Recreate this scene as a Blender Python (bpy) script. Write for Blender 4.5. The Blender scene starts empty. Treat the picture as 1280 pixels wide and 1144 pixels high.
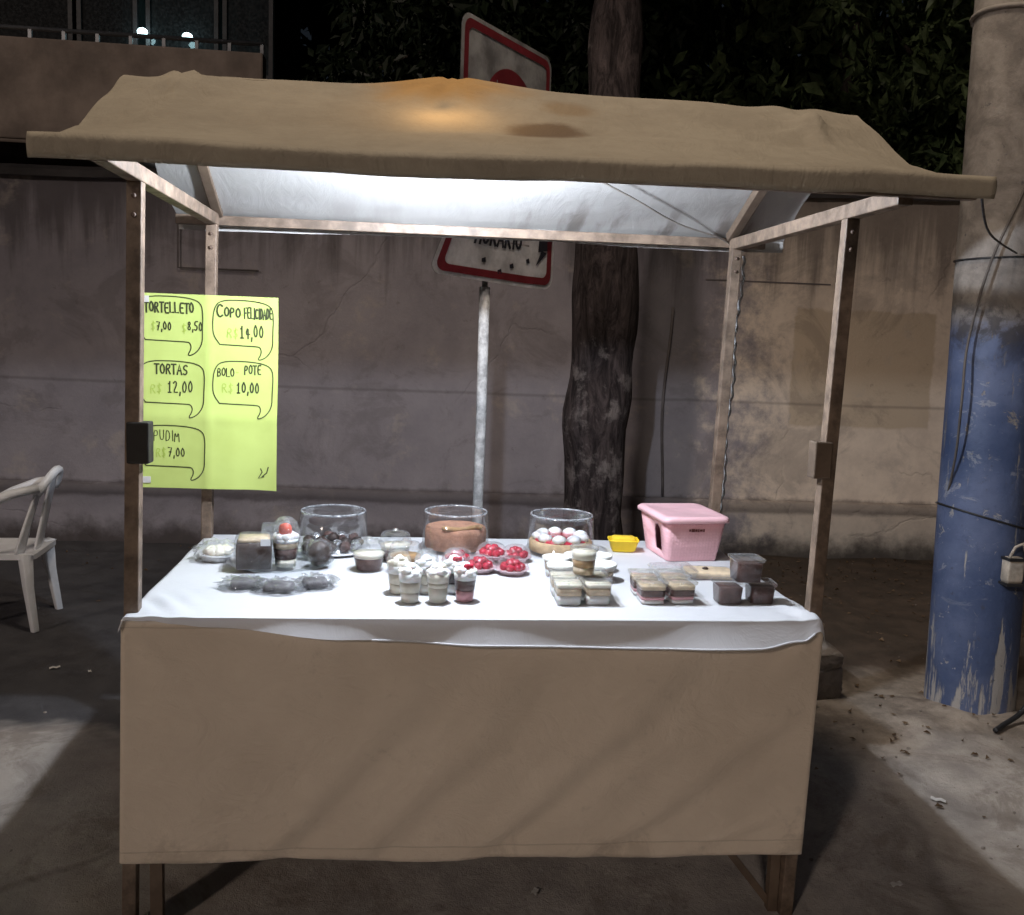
import bpy, bmesh, math, random
from mathutils import Vector, Matrix, noise
random.seed(7)
sc = bpy.context.scene
col = sc.collection
PI = math.pi

# ------------------------------------------------------------------ camera
cam_d = bpy.data.cameras.new('camera')
cam = bpy.data.objects.new('camera', cam_d); col.objects.link(cam)
cam_d.sensor_fit = 'HORIZONTAL'; cam_d.sensor_width = 36.0; cam_d.lens = 33.742
cam_d.clip_start = .05; cam_d.clip_end = 500
def cam_axes(yaw, pitch, roll):
    cy, sy, cp, sp, cr, sr = math.cos(yaw), math.sin(yaw), math.cos(pitch), math.sin(pitch), math.cos(roll), math.sin(roll)
    f = Vector((-sy*cp, cy*cp, sp)); r = Vector((cy, sy, 0)); u = r.cross(f)
    return cr*r+sr*u, -sr*r+cr*u, f
r_, u_, f_ = cam_axes(-.1088, -.1252, .0373)
m = Matrix.Identity(4)
for i in range(3):
    m[i][0], m[i][1], m[i][2] = r_[i], u_[i], -f_[i]
m[0][3], m[1][3], m[2][3] = -.2375, -2.7299, 1.6949
cam.matrix_world = m
sc.camera = cam

# ------------------------------------------------------------------ night sky, far street light, exposure
w = bpy.data.worlds.new('World'); sc.world = w; w.use_nodes = True
wn = w.node_tree; wn.nodes.clear()
sky = wn.nodes.new('ShaderNodeTexSky'); sky.sky_type = 'NISHITA'; sky.sun_disc = False
SUN_EL, SUN_AZ = math.radians(23), math.radians(216)
sky.sun_elevation = SUN_EL; sky.sun_rotation = SUN_AZ
tint = wn.nodes.new('ShaderNodeMix'); tint.data_type = 'RGBA'; tint.blend_type = 'MULTIPLY'
tint.inputs[0].default_value = 1; tint.inputs[7].default_value = (1.0, .82, .74, 1)
bg = wn.nodes.new('ShaderNodeBackground'); bg.inputs[1].default_value = .0035
wo = wn.nodes.new('ShaderNodeOutputWorld')
wn.links.new(sky.outputs[0], tint.inputs[6]); wn.links.new(tint.outputs[2], bg.inputs[0]); wn.links.new(bg.outputs[0], wo.inputs[0])

sun_d = bpy.data.lights.new('sun', 'SUN'); sun_d.energy = .58; sun_d.angle = math.radians(4.0); sun_d.color = (1, .84, .74)
sun = bpy.data.objects.new('sun', sun_d); col.objects.link(sun)
dirv = Vector((math.sin(math.radians(36))*math.cos(SUN_EL), math.cos(math.radians(36))*math.cos(SUN_EL), -math.sin(SUN_EL)))
sun.rotation_euler = dirv.to_track_quat('-Z', 'Y').to_euler()

lamp_d = bpy.data.lights.new('street_light', 'SPOT'); lamp_d.energy = 470; lamp_d.color = (1, .85, .69)
lamp_d.spot_size = math.radians(104); lamp_d.spot_blend = .45; lamp_d.shadow_soft_size = .42
lamp = bpy.data.objects.new('street_light', lamp_d); col.objects.link(lamp); lamp.location = (.08, .52, 6.9)

sc.view_settings.view_transform = 'Standard'; sc.view_settings.look = 'None'
sc.view_settings.exposure = 0; sc.view_settings.gamma = 1; sc.view_settings.use_curve_mapping = False
sc.render.engine = 'CYCLES'
sc.cycles.use_denoising = True
sc.cycles.max_bounces = 10; sc.cycles.transparent_max_bounces = 24
sc.cycles.sample_clamp_indirect = 6
sc.cycles.caustics_reflective = False; sc.cycles.caustics_refractive = False

# ------------------------------------------------------------------ node helpers
def new_mat(name):
    mt = bpy.data.materials.new(name); mt.use_nodes = True
    nt = mt.node_tree; nt.nodes.clear()
    out = nt.nodes.new('ShaderNodeOutputMaterial')
    return mt, nt, out
def N(nt, typ, ins=None, **props):
    n = nt.nodes.new(typ)
    for k, v in props.items(): setattr(n, k, v)
    for k, v in (ins or {}).items():
        s = n.inputs[k]
        if isinstance(v, bpy.types.NodeSocket): nt.links.new(v, s)
        else:
            if isinstance(v, tuple) and len(v) == 3 and s.type == 'RGBA': v = (*v, 1)
            s.default_value = v
    return n
def pos(nt, scale=(1, 1, 1), coord='Object'):
    tc = N(nt, 'ShaderNodeTexCoord')
    return N(nt, 'ShaderNodeMapping', {0: tc.outputs[coord], 'Scale': scale}).outputs[0]
def noi(nt, vec, scale, detail=6, rough=.6, dist=0):
    return N(nt, 'ShaderNodeTexNoise', {'Vector': vec, 'Scale': scale, 'Detail': detail, 'Roughness': rough, 'Distortion': dist}).outputs[0]
def rmp(nt, fac, a, b, lo=0., hi=1., smooth=True):
    return N(nt, 'ShaderNodeMapRange', {0: fac, 1: a, 2: b, 3: lo, 4: hi}, interpolation_type='SMOOTHSTEP' if smooth else 'LINEAR').outputs[0]
def mth(nt, op, a, b=0., c=0.):
    return N(nt, 'ShaderNodeMath', {0: a, 1: b, 2: c}, operation=op).outputs[0]
def mixc(nt, fac, a, b, mode='MIX'):
    return N(nt, 'ShaderNodeMix', {0: fac, 6: a, 7: b}, data_type='RGBA', blend_type=mode).outputs[2]
def bmp(nt, h, strength=.3, dist=.01, normal=None):
    ins = {'Strength': strength, 'Distance': dist, 'Height': h}
    if normal: ins['Normal'] = normal
    return N(nt, 'ShaderNodeBump', ins).outputs[0]
def xyz(nt, vec):
    return N(nt, 'ShaderNodeSeparateXYZ', {0: vec}).outputs
def win(nt, v, a, b, soft=.03):
    return mth(nt, 'MULTIPLY', rmp(nt, v, a-soft, a+soft), rmp(nt, v, b-soft, b+soft, 1, 0))
def princ(nt, out, colr, rough=.6, normal=None, **kw):
    ins = {'Base Color': colr, 'Roughness': rough}
    if normal: ins['Normal'] = normal
    ins.update(kw)
    p = N(nt, 'ShaderNodeBsdfPrincipled', ins)
    nt.links.new(p.outputs[0], out.inputs[0]); return p

def mat(name, c, rough=.55, var=.18, scale=7., bump=.15, bscale=60., bdist=.003, c2=None, metal=0., spec=.4, sss=0.):
    mt, nt, out = new_mat(name)
    v = pos(nt)
    n1 = rmp(nt, noi(nt, v, scale, 6, .65), .3, .7)
    lo = tuple(x*(1-var) for x in c); hi = c2 or tuple(min(1, x*(1+var)) for x in c)
    cc = mixc(nt, n1, (*lo, 1), (*hi, 1))
    nb = noi(nt, v, bscale, 4, .6)
    rg = rmp(nt, noi(nt, v, scale*2.3, 4), .3, .7, max(0, rough-.1), min(1, rough+.1))
    kw = {'Metallic': metal, 'Specular IOR Level': spec}
    if sss: kw.update({'Subsurface Weight': sss, 'Subsurface Radius': (.01, .006, .004), 'Subsurface Scale': .5})
    princ(nt, out, cc, rg, bmp(nt, nb, bump, bdist) if bump else None, **kw)
    return mt

def glow(name, c, s):
    mt, nt, out = new_mat(name)
    e = N(nt, 'ShaderNodeEmission', {0: c, 1: s}); nt.links.new(e.outputs[0], out.inputs[0]); return mt

def clear_plastic(name, tintc=(.97, .975, .98), veil=.09, gloss=1.0, wrinkle=0.):
    mt, nt, out = new_mat(name)
    v = pos(nt)
    ins = {'IOR': 1.45}
    nrm = None
    if wrinkle:
        nrm = bmp(nt, noi(nt, v, 22, 3, .6, 1.2), wrinkle, .02); ins['Normal'] = nrm
    fr = N(nt, 'ShaderNodeFresnel', ins).outputs[0]
    tr = N(nt, 'ShaderNodeBsdfTransparent', {0: tintc})
    gi = {0: (1, 1, 1), 1: .07}
    if nrm: gi['Normal'] = nrm
    gl = N(nt, 'ShaderNodeBsdfGlossy', gi)
    df = N(nt, 'ShaderNodeBsdfDiffuse', {0: (.85, .87, .9)})
    tl = N(nt, 'ShaderNodeBsdfTranslucent', {0: (.85, .87, .9)})
    df = N(nt, 'ShaderNodeMixShader', {0: .45, 1: df.outputs[0], 2: tl.outputs[0]})
    dirt = mth(nt, 'MULTIPLY', rmp(nt, noi(nt, v, 30, 5), .35, .75, .4, 1.6), veil)
    a = N(nt, 'ShaderNodeMixShader', {0: dirt, 1: tr.outputs[0], 2: df.outputs[0]})
    b = N(nt, 'ShaderNodeMixShader', {0: mth(nt, 'MINIMUM', mth(nt, 'MULTIPLY', fr, gloss), .30), 1: a.outputs[0], 2: gl.outputs[0]})
    nt.links.new(b.outputs[0], out.inputs[0]); return mt

# ------------------------------------------------------------------ mesh helpers
class MB:
    def __init__(s): s.v = []; s.f = []; s.sm = []
    def add(s, vs, fs, smooth=False):
        o = len(s.v); s.v += [tuple(p) for p in vs]; s.f += [tuple(i+o for i in f) for f in fs]; s.sm += [smooth]*len(fs)
        return s
    def box(s, x0, x1, y0, y1, z0, z1, M=None):
        vs = [Vector((x, y, z)) for z in (z0, z1) for x, y in ((x0, y0), (x1, y0), (x1, y1), (x0, y1))]
        if M: vs = [M @ p for p in vs]
        return s.add(vs, [(3, 2, 1, 0), (4, 5, 6, 7), (0, 1, 5, 4), (1, 2, 6, 5), (2, 3, 7, 6), (3, 0, 4, 7)])
    def bar(s, a, b, wx, wy, up=Vector((0, 0, 1))):
        a, b = Vector(a), Vector(b); d = (b-a).normalized()
        if abs(d.dot(up)) > .95: up = Vector((0, 1, 0))
        sx = d.cross(up).normalized(); sy = sx.cross(d)
        vs = [p + sx*wx/2*i + sy*wy/2*j for p in (a, b) for i, j in ((-1, -1), (1, -1), (1, 1), (-1, 1))]
        return s.add(vs, [(0, 1, 2, 3), (7, 6, 5, 4), (1, 0, 4, 5), (2, 1, 5, 6), (3, 2, 6, 7), (0, 3, 7, 4)])
    def tube(s, pts, rad, seg=10, caps=True):
        pts = [Vector(p) for p in pts]; n = len(pts)
        rad = rad if isinstance(rad, (list, tuple)) else [rad]*n
        vs = []; prev = None
        for i, p in enumerate(pts):
            t = (pts[min(i+1, n-1)] - pts[max(i-1, 0)]).normalized()
            ref = prev if prev is not None else (Vector((1, 0, 0)) if abs(t.x) < .9 else Vector((0, 1, 0)))
            a = (ref - t*ref.dot(t)).normalized(); prev = a; b = t.cross(a)
            vs += [p + (a*math.cos(2*PI*k/seg) + b*math.sin(2*PI*k/seg))*rad[i] for k in range(seg)]
        fs = [(i*seg+k, i*seg+(k+1) % seg, (i+1)*seg+(k+1) % seg, (i+1)*seg+k) for i in range(n-1) for k in range(seg)]
        if caps: fs += [tuple(range(seg-1, -1, -1)), tuple((n-1)*seg+k for k in range(seg))]
        return s.add(vs, fs, True)
    def lathe(s, prof, c=(0, 0, 0), seg=28, cap0=False, cap1=False, wob=None):
        vs = []
        for i, (r, z) in enumerate(prof):
            for k in range(seg):
                a = 2*PI*k/seg; rr = r*(wob(a, i) if wob else 1)
                vs.append((c[0]+rr*math.cos(a), c[1]+rr*math.sin(a), c[2]+z))
        n = len(prof)
        fs = [(i*seg+k, i*seg+(k+1) % seg, (i+1)*seg+(k+1) % seg, (i+1)*seg+k) for i in range(n-1) for k in range(seg)]
        if cap0: fs.append(tuple(range(seg-1, -1, -1)))
        if cap1: fs.append(tuple((n-1)*seg+k for k in range(seg)))
        return s.add(vs, fs, True)
    def rbox(s, prof, c=(0, 0, 0), cap0=True, cap1=True, q=4, rot=0.):
        vs = []
        for hx, hy, r, z in prof:
            for cxs, cys, a0 in ((1, 1, 0), (-1, 1, PI/2), (-1, -1, PI), (1, -1, 1.5*PI)):
                for k in range(q+1):
                    a = a0+PI/2*k/q
                    x = cxs*(hx-r)+r*math.cos(a); y = cys*(hy-r)+r*math.sin(a)
                    vs.append((c[0]+x*math.cos(rot)-y*math.sin(rot), c[1]+x*math.sin(rot)+y*math.cos(rot), c[2]+z))
        seg = 4*(q+1); n = len(prof)
        fs = [(i*seg+k, i*seg+(k+1) % seg, (i+1)*seg+(k+1) % seg, (i+1)*seg+k) for i in range(n-1) for k in range(seg)]
        if cap0: fs.append(tuple(range(seg-1, -1, -1)))
        if cap1: fs.append(tuple((n-1)*seg+k for k in range(seg)))
        return s.add(vs, fs, True)
    def blob(s, c, r, n=10, amp=.15, seed=0., fr=2.2):
        vs = []; c = Vector(c); r = r if isinstance(r, (tuple, list)) else (r, r, r)
        for i in range(n+1):
            th = PI*i/n
            for k in range(2*n):
                ph = PI*k/n
                d = Vector((math.sin(th)*math.cos(ph), math.sin(th)*math.sin(ph), math.cos(th)))
                k_ = 1+amp*noise.noise(d*fr+Vector((seed, seed*1.7, -seed)))
                vs.append(c+Vector((d.x*r[0]*k_, d.y*r[1]*k_, d.z*r[2]*k_)))
        g = 2*n
        fs = [(i*g+k, (i+1)*g+k, (i+1)*g+(k+1) % g, i*g+(k+1) % g) for i in range(n) for k in range(g)]
        return s.add(vs, fs, True)
    def grid(s, fn, nu, nv, smooth=True, flip=False):
        vs = [fn(i/nu, j/nv) for j in range(nv+1) for i in range(nu+1)]
        g = nu+1
        fs = [(j*g+i, j*g+i+1, (j+1)*g+i+1, (j+1)*g+i) for j in range(nv) for i in range(nu)]
        if flip: fs = [f[::-1] for f in fs]
        return s.add(vs, fs, smooth)
    def build(s, name, m, parent=None, bevel=0., loc=None):
        me = bpy.data.meshes.new(name); me.from_pydata(s.v, [], s.f); me.update()
        me.polygons.foreach_set('use_smooth', s.sm)
        me.materials.append(m)
        o = bpy.data.objects.new(name, me); col.objects.link(o)
        if parent: o.parent = parent
        if loc: o.location = loc
        if bevel:
            b = o.modifiers.new('bevel', 'BEVEL'); b.width = bevel; b.segments = 2; b.limit_method = 'ANGLE'
        return o

def tag(o, label, cat, group=None):
    o['label'] = label; o['category'] = cat
    if group: o['group'] = group
    return o
def thing(name, label, cat, loc=(0, 0, 0), rz=0., group=None):
    o = bpy.data.objects.new(name, None); o.empty_display_size = .05
    col.objects.link(o); o.location = loc; o.rotation_euler = (0, 0, rz)
    return tag(o, label, cat, group)
def struct(o, kind='structure'):
    o['kind'] = kind; return o
def copy_tree(o, parent=None):
    c = o.copy(); col.objects.link(c); c.parent = parent
    for ch in list(o.children): copy_tree(ch, c)
    return c
def dup(o, loc, rz, label, group=None):
    c = copy_tree(o); c.location = loc; c.rotation_euler = (0, 0, rz); c['label'] = label
    if group: c['group'] = group
    return c
def fbm(x, y, z=0., o=4):
    return noise.fractal(Vector((x, y, z)), 1., 2., o)
def sstep(a, b, x):
    t = min(1, max(0, (x-a)/(b-a))); return t*t*(3-2*t)

# ------------------------------------------------------------------ materials of the setting
def ground_material():
    mt, nt, out = new_mat('ground')
    v = pos(nt); X, Y, Z = xyz(nt, v)
    wob = mth(nt, 'MULTIPLY', mth(nt, 'SUBTRACT', noi(nt, v, 1.3, 5, .6), .5), .9)
    big = noi(nt, v, .9, 6, .6, .4); mid = noi(nt, v, 5, 8, .7); fine = noi(nt, v, 55, 5, .7); grit = noi(nt, v, 220, 3, .6)
    # worn concrete near the stall, shade to the back and left painted as dark asphalt, brown earth along the wall
    conc = mixc(nt, rmp(nt, mid, .3, .72), (.30, .27, .245, 1), (.50, .455, .41, 1))
    conc = mixc(nt, rmp(nt, big, .45, .68, 0, .5), conc, (.30, .245, .19, 1))
    conc = mixc(nt, rmp(nt, fine, .62, .75, 0, .5), conc, (.5, .46, .41, 1))
    blotch = rmp(nt, noi(nt, v, 2.6, 8, .75, .5), .50, .63, 0, .6)
    conc = mixc(nt, blotch, conc, (.20, .165, .135, 1))
    earth = mth(nt, 'MULTIPLY', rmp(nt, mth(nt, 'ADD', Y, mth(nt, 'MULTIPLY', wob, 1.2)), .75, 1.25), rmp(nt, X, .9, 1.4))
    conc = mixc(nt, mth(nt, 'MULTIPLY', earth, .7), conc, mixc(nt, rmp(nt, mid, .35, .65), (.15, .115, .085, 1), (.37, .305, .24, 1)))
    conc = mixc(nt, rmp(nt, noi(nt, v, 26, 6, .7), .64, .70, 0, .75), conc, (.12, .10, .085, 1))
    asph_shade = mixc(nt, rmp(nt, mid, .3, .7), (.045, .043, .047, 1), (.085, .082, .086, 1))
    asph_shade = mixc(nt, rmp(nt, grit, .6, .75, 0, .7), asph_shade, (.17, .165, .165, 1))
    dirt = mixc(nt, rmp(nt, mid, .3, .7), (.045, .034, .025, 1), (.105, .075, .055, 1))
    edge_y = mth(nt, 'ADD', rmp(nt, X, -1.4, 2.2, 1.18, 1.95, False), wob)
    back = rmp(nt, mth(nt, 'SUBTRACT', Y, edge_y), -.12, .12)
    side = rmp(nt, mth(nt, 'ADD', X, wob), .6, 1.4)
    rear = mixc(nt, side, asph_shade, dirt)
    c = mixc(nt, back, conc, rear)
    crack = N(nt, 'ShaderNodeTexVoronoi', {'Vector': N(nt, 'ShaderNodeMix', {0: .12, 4: v, 5: N(nt, 'ShaderNodeTexNoise', {'Vector': v, 'Scale': 3.}).outputs[1]}, data_type='VECTOR').outputs[1], 'Scale': .55}, feature='DISTANCE_TO_EDGE').outputs[0]
    cr = rmp(nt, crack, .0, .012, 1, 0)
    cr = mth(nt, 'MULTIPLY', cr, rmp(nt, big, .42, .55))
    c = mixc(nt, mth(nt, 'MULTIPLY', cr, .3), c, (.04, .032, .026, 1))
    h = mth(nt, 'ADD', mth(nt, 'MULTIPLY', mid, .6), mth(nt, 'ADD', mth(nt, 'MULTIPLY', fine, .35), mth(nt, 'MULTIPLY', grit, .18)))
    h = mth(nt, 'SUBTRACT', h, mth(nt, 'MULTIPLY', cr, .15))
    princ(nt, out, c, rmp(nt, mid, .3, .7, .62, .92), bmp(nt, h, .7, .02), **{'Specular IOR Level': .3})
    return mt
M_ground = ground_material()

def wall_material():
    mt, nt, out = new_mat('wall_plaster')
    v = pos(nt); X, Y, Z = xyz(nt, v)
    n_big = noi(nt, v, .8, 5, .6, .5); n_mid = noi(nt, v, 4, 7, .7); n_f = noi(nt, v, 40, 5, .7)
    drip = noi(nt, pos(nt, (3.2, 3.2, .22)), 2.0, 6, .65)
    grey = mixc(nt, rmp(nt, mth(nt, 'ADD', mth(nt, 'MULTIPLY', n_big, .6), mth(nt, 'MULTIPLY', n_mid, .4)), .36, .64), (.235, .218, .242, 1), (.315, .292, .315, 1))
    cream = mixc(nt, rmp(nt, n_mid, .3, .7), (.58, .495, .42, 1), (.72, .62, .52, 1))
    # cream tone to the right, the rest grey
    ew = mth(nt, 'ADD', X, mth(nt, 'MULTIPLY', mth(nt, 'SUBTRACT', n_mid, .5), 2.2))
    c = mixc(nt, rmp(nt, ew, 2.05, 2.75), grey, cream)
    patch = mth(nt, 'MULTIPLY', win(nt, mth(nt, 'ADD', X, mth(nt, 'MULTIPLY', n_mid, .12)), 2.85, 4.0, .015), win(nt, mth(nt, 'ADD', Z, mth(nt, 'MULTIPLY', n_mid, .1)), 1.12, 2.05, .015))
    c = mixc(nt, mth(nt, 'MULTIPLY', patch, .9), c, (.50, .41, .31, 1))
    # black rain stains running down from the coping
    top = mth(nt, 'ADD', mth(nt, 'SUBTRACT', 2.85, Z), mth(nt, 'MULTIPLY', mth(nt, 'SUBTRACT', .5, drip), 1.9))
    st = rmp(nt, top, .2, .75, 1, 0)
    c = mixc(nt, mth(nt, 'MULTIPLY', st, .62), c, (.05, .042, .042, 1))
    blot = mth(nt, 'MULTIPLY', rmp(nt, noi(nt, v, 1.6, 7, .72, .8), .50, .62), .28)
    c = mixc(nt, blot, c, (.10, .085, .085, 1))
    pale = mth(nt, 'MULTIPLY', rmp(nt, noi(nt, v, 2.3, 6, .7, .3), .56, .68), .45)
    c = mixc(nt, pale, c, (.42, .37, .33, 1))
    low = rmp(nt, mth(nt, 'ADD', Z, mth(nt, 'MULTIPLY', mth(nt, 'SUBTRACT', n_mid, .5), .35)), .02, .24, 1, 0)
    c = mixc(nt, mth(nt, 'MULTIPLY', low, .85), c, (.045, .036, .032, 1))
    crk = N(nt, 'ShaderNodeTexVoronoi', {'Vector': N(nt, 'ShaderNodeMix', {0: .22, 4: v, 5: N(nt, 'ShaderNodeTexNoise', {'Vector': v, 'Scale': 2.6, 'Detail': 5.}).outputs[1]}, data_type='VECTOR').outputs[1], 'Scale': .75}, feature='DISTANCE_TO_EDGE').outputs[0]
    crk = mth(nt, 'MULTIPLY', rmp(nt, crk, .0, .006, 1, 0), rmp(nt, n_big, .5, .56))
    c = mixc(nt, mth(nt, 'MULTIPLY', crk, .12), c, (.05, .04, .04, 1))
    chip = rmp(nt, noi(nt, v, 7, 8, .78, .4), .635, .65)
    c = mixc(nt, mth(nt, 'MULTIPLY', chip, .3), c, (.13, .11, .105, 1))
    ledge = win(nt, mth(nt, 'ADD', Z, mth(nt, 'MULTIPLY', mth(nt, 'SUBTRACT', n_mid, .5), .10)), .36, .47, .02)
    c = mixc(nt, mth(nt, 'MULTIPLY', ledge, .6), c, (.06, .05, .05, 1))
    course = mth(nt, 'MULTIPLY', rmp(nt, mth(nt, 'ABSOLUTE', mth(nt, 'SUBTRACT', Z, mth(nt, 'ADD', 1.22, mth(nt, 'MULTIPLY', n_big, .05)))), .0, .02, 1, 0), .35)
    c = mixc(nt, course, c, (.07, .06, .06, 1))
    h = mth(nt, 'SUBTRACT', mth(nt, 'ADD', n_mid, mth(nt, 'MULTIPLY', n_f, .5)), mth(nt, 'ADD', mth(nt, 'MULTIPLY', chip, .4), mth(nt, 'MULTIPLY', crk, .5)))
    princ(nt, out, c, .88, bmp(nt, h, .38, .015), **{'Specular IOR Level': .2})
    return mt
M_wall = wall_material()

def pole_material():
    mt, nt, out = new_mat('pole_paint')
    v = pos(nt); X, Y, Z = xyz(nt, v)
    nm = noi(nt, v, 6, 7, .7, .3); nb = noi(nt, v, 2.2, 5, .6); nf = noi(nt, v, 45, 5, .7)
    streak = noi(nt, pos(nt, (7, 7, .8)), 2.4, 6, .7)
    conc = mixc(nt, rmp(nt, nm, .3, .7), (.17, .15, .135, 1), (.36, .325, .29, 1))
    blue = mixc(nt, rmp(nt, nb, .35, .65), (.05, .075, .155, 1), (.115, .145, .245, 1))
    blue = mixc(nt, rmp(nt, noi(nt, v, 16, 4), .58, .7, 0, .35), blue, (.03, .05, .13, 1))
    lim = mth(nt, 'ADD', Z, mth(nt, 'MULTIPLY', mth(nt, 'SUBTRACT', nm, .5), .3))
    painted = rmp(nt, lim, 1.74, 1.88, 1, 0)
    # peeled paint: a few high flakes, much bare at the foot
    bare = rmp(nt, mth(nt, 'ADD', streak, rmp(nt, Z, .0, .6, .12, 0., False)), .60, .66)
    chips = rmp(nt, noi(nt, v, 11, 7, .75, .6), .62, .66)
    bare = mth(nt, 'MAXIMUM', bare, chips)
    painted = mth(nt, 'MULTIPLY', painted, mth(nt, 'SUBTRACT', 1, mth(nt, 'MULTIPLY', bare, .9)))
    soot = mth(nt, 'MULTIPLY', win(nt, lim, 1.70, 1.97, .12), rmp(nt, nm, .4, .55))
    c = mixc(nt, painted, mixc(nt, rmp(nt, Z, .9, 1.4), (.38, .36, .33, 1), conc), blue)
    paste = mth(nt, 'MULTIPLY', rmp(nt, noi(nt, pos(nt, (1, 1, 2)), 5.5, 8, .75, .8), .58, .62), win(nt, Z, .55, 1.7, .15))
    c = mixc(nt, mth(nt, 'MULTIPLY', paste, .55), c, (.30, .31, .34, 1))
    c = mixc(nt, rmp(nt, noi(nt, v, 20, 6, .75), .62, .66, 0, .6), c, (.06, .06, .075, 1))
    c = mixc(nt, mth(nt, 'MULTIPLY', soot, .85), c, (.03, .028, .035, 1))
    holes = mth(nt, 'MULTIPLY', rmp(nt, noi(nt, v, 13, 4, .6), .66, .7), rmp(nt, X, .10, .16))
    c = mixc(nt, holes, c, (.035, .03, .028, 1))
    h = mth(nt, 'ADD', mth(nt, 'MULTIPLY', nf, .35), mth(nt, 'ADD', mth(nt, 'MULTIPLY', painted, .5), nm))
    princ(nt, out, c, rmp(nt, painted, 0, 1, .85, .5), bmp(nt, h, .5, .012), **{'Specular IOR Level': .35})
    return mt
M_pole = pole_material()

def bark_material(name, dark, light):
    mt, nt, out = new_mat(name)
    v = pos(nt); st = noi(nt, pos(nt, (5, 5, 1.1)), 3.0, 9, .75, 1.0); n2 = noi(nt, v, 4, 6, .7)
    c = mixc(nt, rmp(nt, st, .35, .68), dark, light)
    c = mixc(nt, rmp(nt, mth(nt, 'ADD', n2, rmp(nt, xyz(nt, v)[2], .6, 2.0, .06, -.06)), .54, .66, 0, .8), c, (.27, .235, .225, 1))
    princ(nt, out, c, .92, bmp(nt, mth(nt, 'ADD', st, mth(nt, 'MULTIPLY', n2, .6)), 1., .05), **{'Specular IOR Level': .2})
    return mt
M_bark = bark_material('bark', (.022, .017, .018, 1), (.12, .095, .095, 1))
M_bark2 = bark_material('bark_pale', (.05, .04, .035, 1), (.15, .12, .10, 1))

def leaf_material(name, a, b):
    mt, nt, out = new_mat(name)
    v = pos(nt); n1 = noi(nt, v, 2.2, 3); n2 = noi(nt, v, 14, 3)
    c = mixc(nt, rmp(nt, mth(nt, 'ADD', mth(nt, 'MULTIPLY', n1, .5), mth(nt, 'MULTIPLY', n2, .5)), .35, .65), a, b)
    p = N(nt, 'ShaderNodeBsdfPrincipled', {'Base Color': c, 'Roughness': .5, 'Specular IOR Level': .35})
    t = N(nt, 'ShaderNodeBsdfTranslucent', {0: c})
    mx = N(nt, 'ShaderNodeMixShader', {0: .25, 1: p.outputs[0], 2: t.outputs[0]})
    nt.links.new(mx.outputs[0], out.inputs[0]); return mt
M_leaf = leaf_material('leaf', (.04, .07, .028, 1), (.19, .25, .11, 1))
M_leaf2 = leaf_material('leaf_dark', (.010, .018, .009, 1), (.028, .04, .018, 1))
M_litter = leaf_material('dry_leaf', (.09, .055, .03, 1), (.25, .17, .10, 1))

# ------------------------------------------------------------------ ground
def ground_h(x, y):
    h = .010*fbm(x*.9+3, y*.9, 0, 5) + .004*fbm(x*4, y*4, 2, 3)
    h += .03*sstep(1.7, 3.2, y)*sstep(.5, 1.6, x)*(.5+fbm(x*1.5, y*1.5, 7, 4))
    h += .035*math.exp(-((x-2.45)**2+(y-1.35)**2)/.16)*(.6+fbm(x*5, y*5, 4, 3))
    h -= .085*(1-sstep(-.1, 1.3, y))
    return h
def axis_pts(lo, hi, step, far):
    a = [lo+i*step for i in range(int(round((hi-lo)/step))+1)]
    k, e = step, []
    x = hi
    while x < far: k *= 1.6; x += k; e.append(x)
    k, e2 = step, []
    x = lo
    while x > -far: k *= 1.6; x -= k; e2.append(x)
    return e2[::-1]+a+e
xs = axis_pts(-4.6, 4.8, .05, 90); ys = axis_pts(-2.2, 5.2, .05, 90)
g = MB()
g.v = [(x, y, ground_h(x, y) if abs(x) < 6 and -3 < y < 6 else 0.) for y in ys for x in xs]
gw = len(xs)
g.f = [(j*gw+i, j*gw+i+1, (j+1)*gw+i+1, (j+1)*gw+i) for j in range(len(ys)-1) for i in range(gw-1)]
g.sm = [True]*len(g.f)
struct(g.build('ground', M_ground))

# ------------------------------------------------------------------ wall along the back
WALL_ROT = math.atan(-.047)
wall = thing('perimeter_wall', 'long stained plaster wall with a ledge near its foot behind the stall', 'wall', (0, 4.80, 0), WALL_ROT)
M_dark = mat('dark_mortar', (.05, .045, .045), .9, .3, 3, .4, 30, .01)
def wall_face(u, v):
    x = -9+18*u; z = .46+2.36*v + .02*x*.9*v
    return (x, .006*fbm(x*.8, z*.8, 1, 4)+.003*fbm(x*5, z*5, 2, 3), z)
b = MB(); b.grid(wall_face, 180, 40)
b.box(-9, 9, .02, .22, 0, 2.8)
b.build('plaster_face', M_wall, wall)
def plinth_pt(u, v):
    x = -9+18*u
    prof = [(.012, .46), (-.045, .455), (-.062, .44), (-.06, .39), (-.05, .37), (-.052, .2), (-.055, -.05)]
    i = min(int(v*6+1e-6), 6)
    y, z = prof[i]
    return (x, y+.012*fbm(x*1.3, z*3, 5, 4), z+(.018*fbm(x*1.1, 3, 1, 3) if i in (1, 2, 3, 4) else 0))
b = MB(); b.grid(plinth_pt, 240, 6, flip=True); b.build('plinth', M_wall, wall)
b = MB(); 
def cop(u, v):
    x = -9+18*u; prof = [(-.05, 2.80), (-.055, 2.85), (.1, 2.90), (.28, 2.85)]
    y, z = prof[min(3, int(v*3+1e-6))]; return (x, y+.01*fbm(x*2, 1, 1), z+.018*x+.008*fbm(x*2, 4, 1))
b.grid(cop, 150, 3, smooth=False); b.build('coping', M_dark, wall)
M_joint = mat('weathered_joint', (.13, .115, .115), .9, .3, 3, .3)
b = MB(); b.tube([(1.78+.02*math.sin(z*4), -.02, z) for z in [.47+.1*i for i in range(16)]], .011, 6); b.build('drain_pipe', M_joint, wall)
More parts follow.
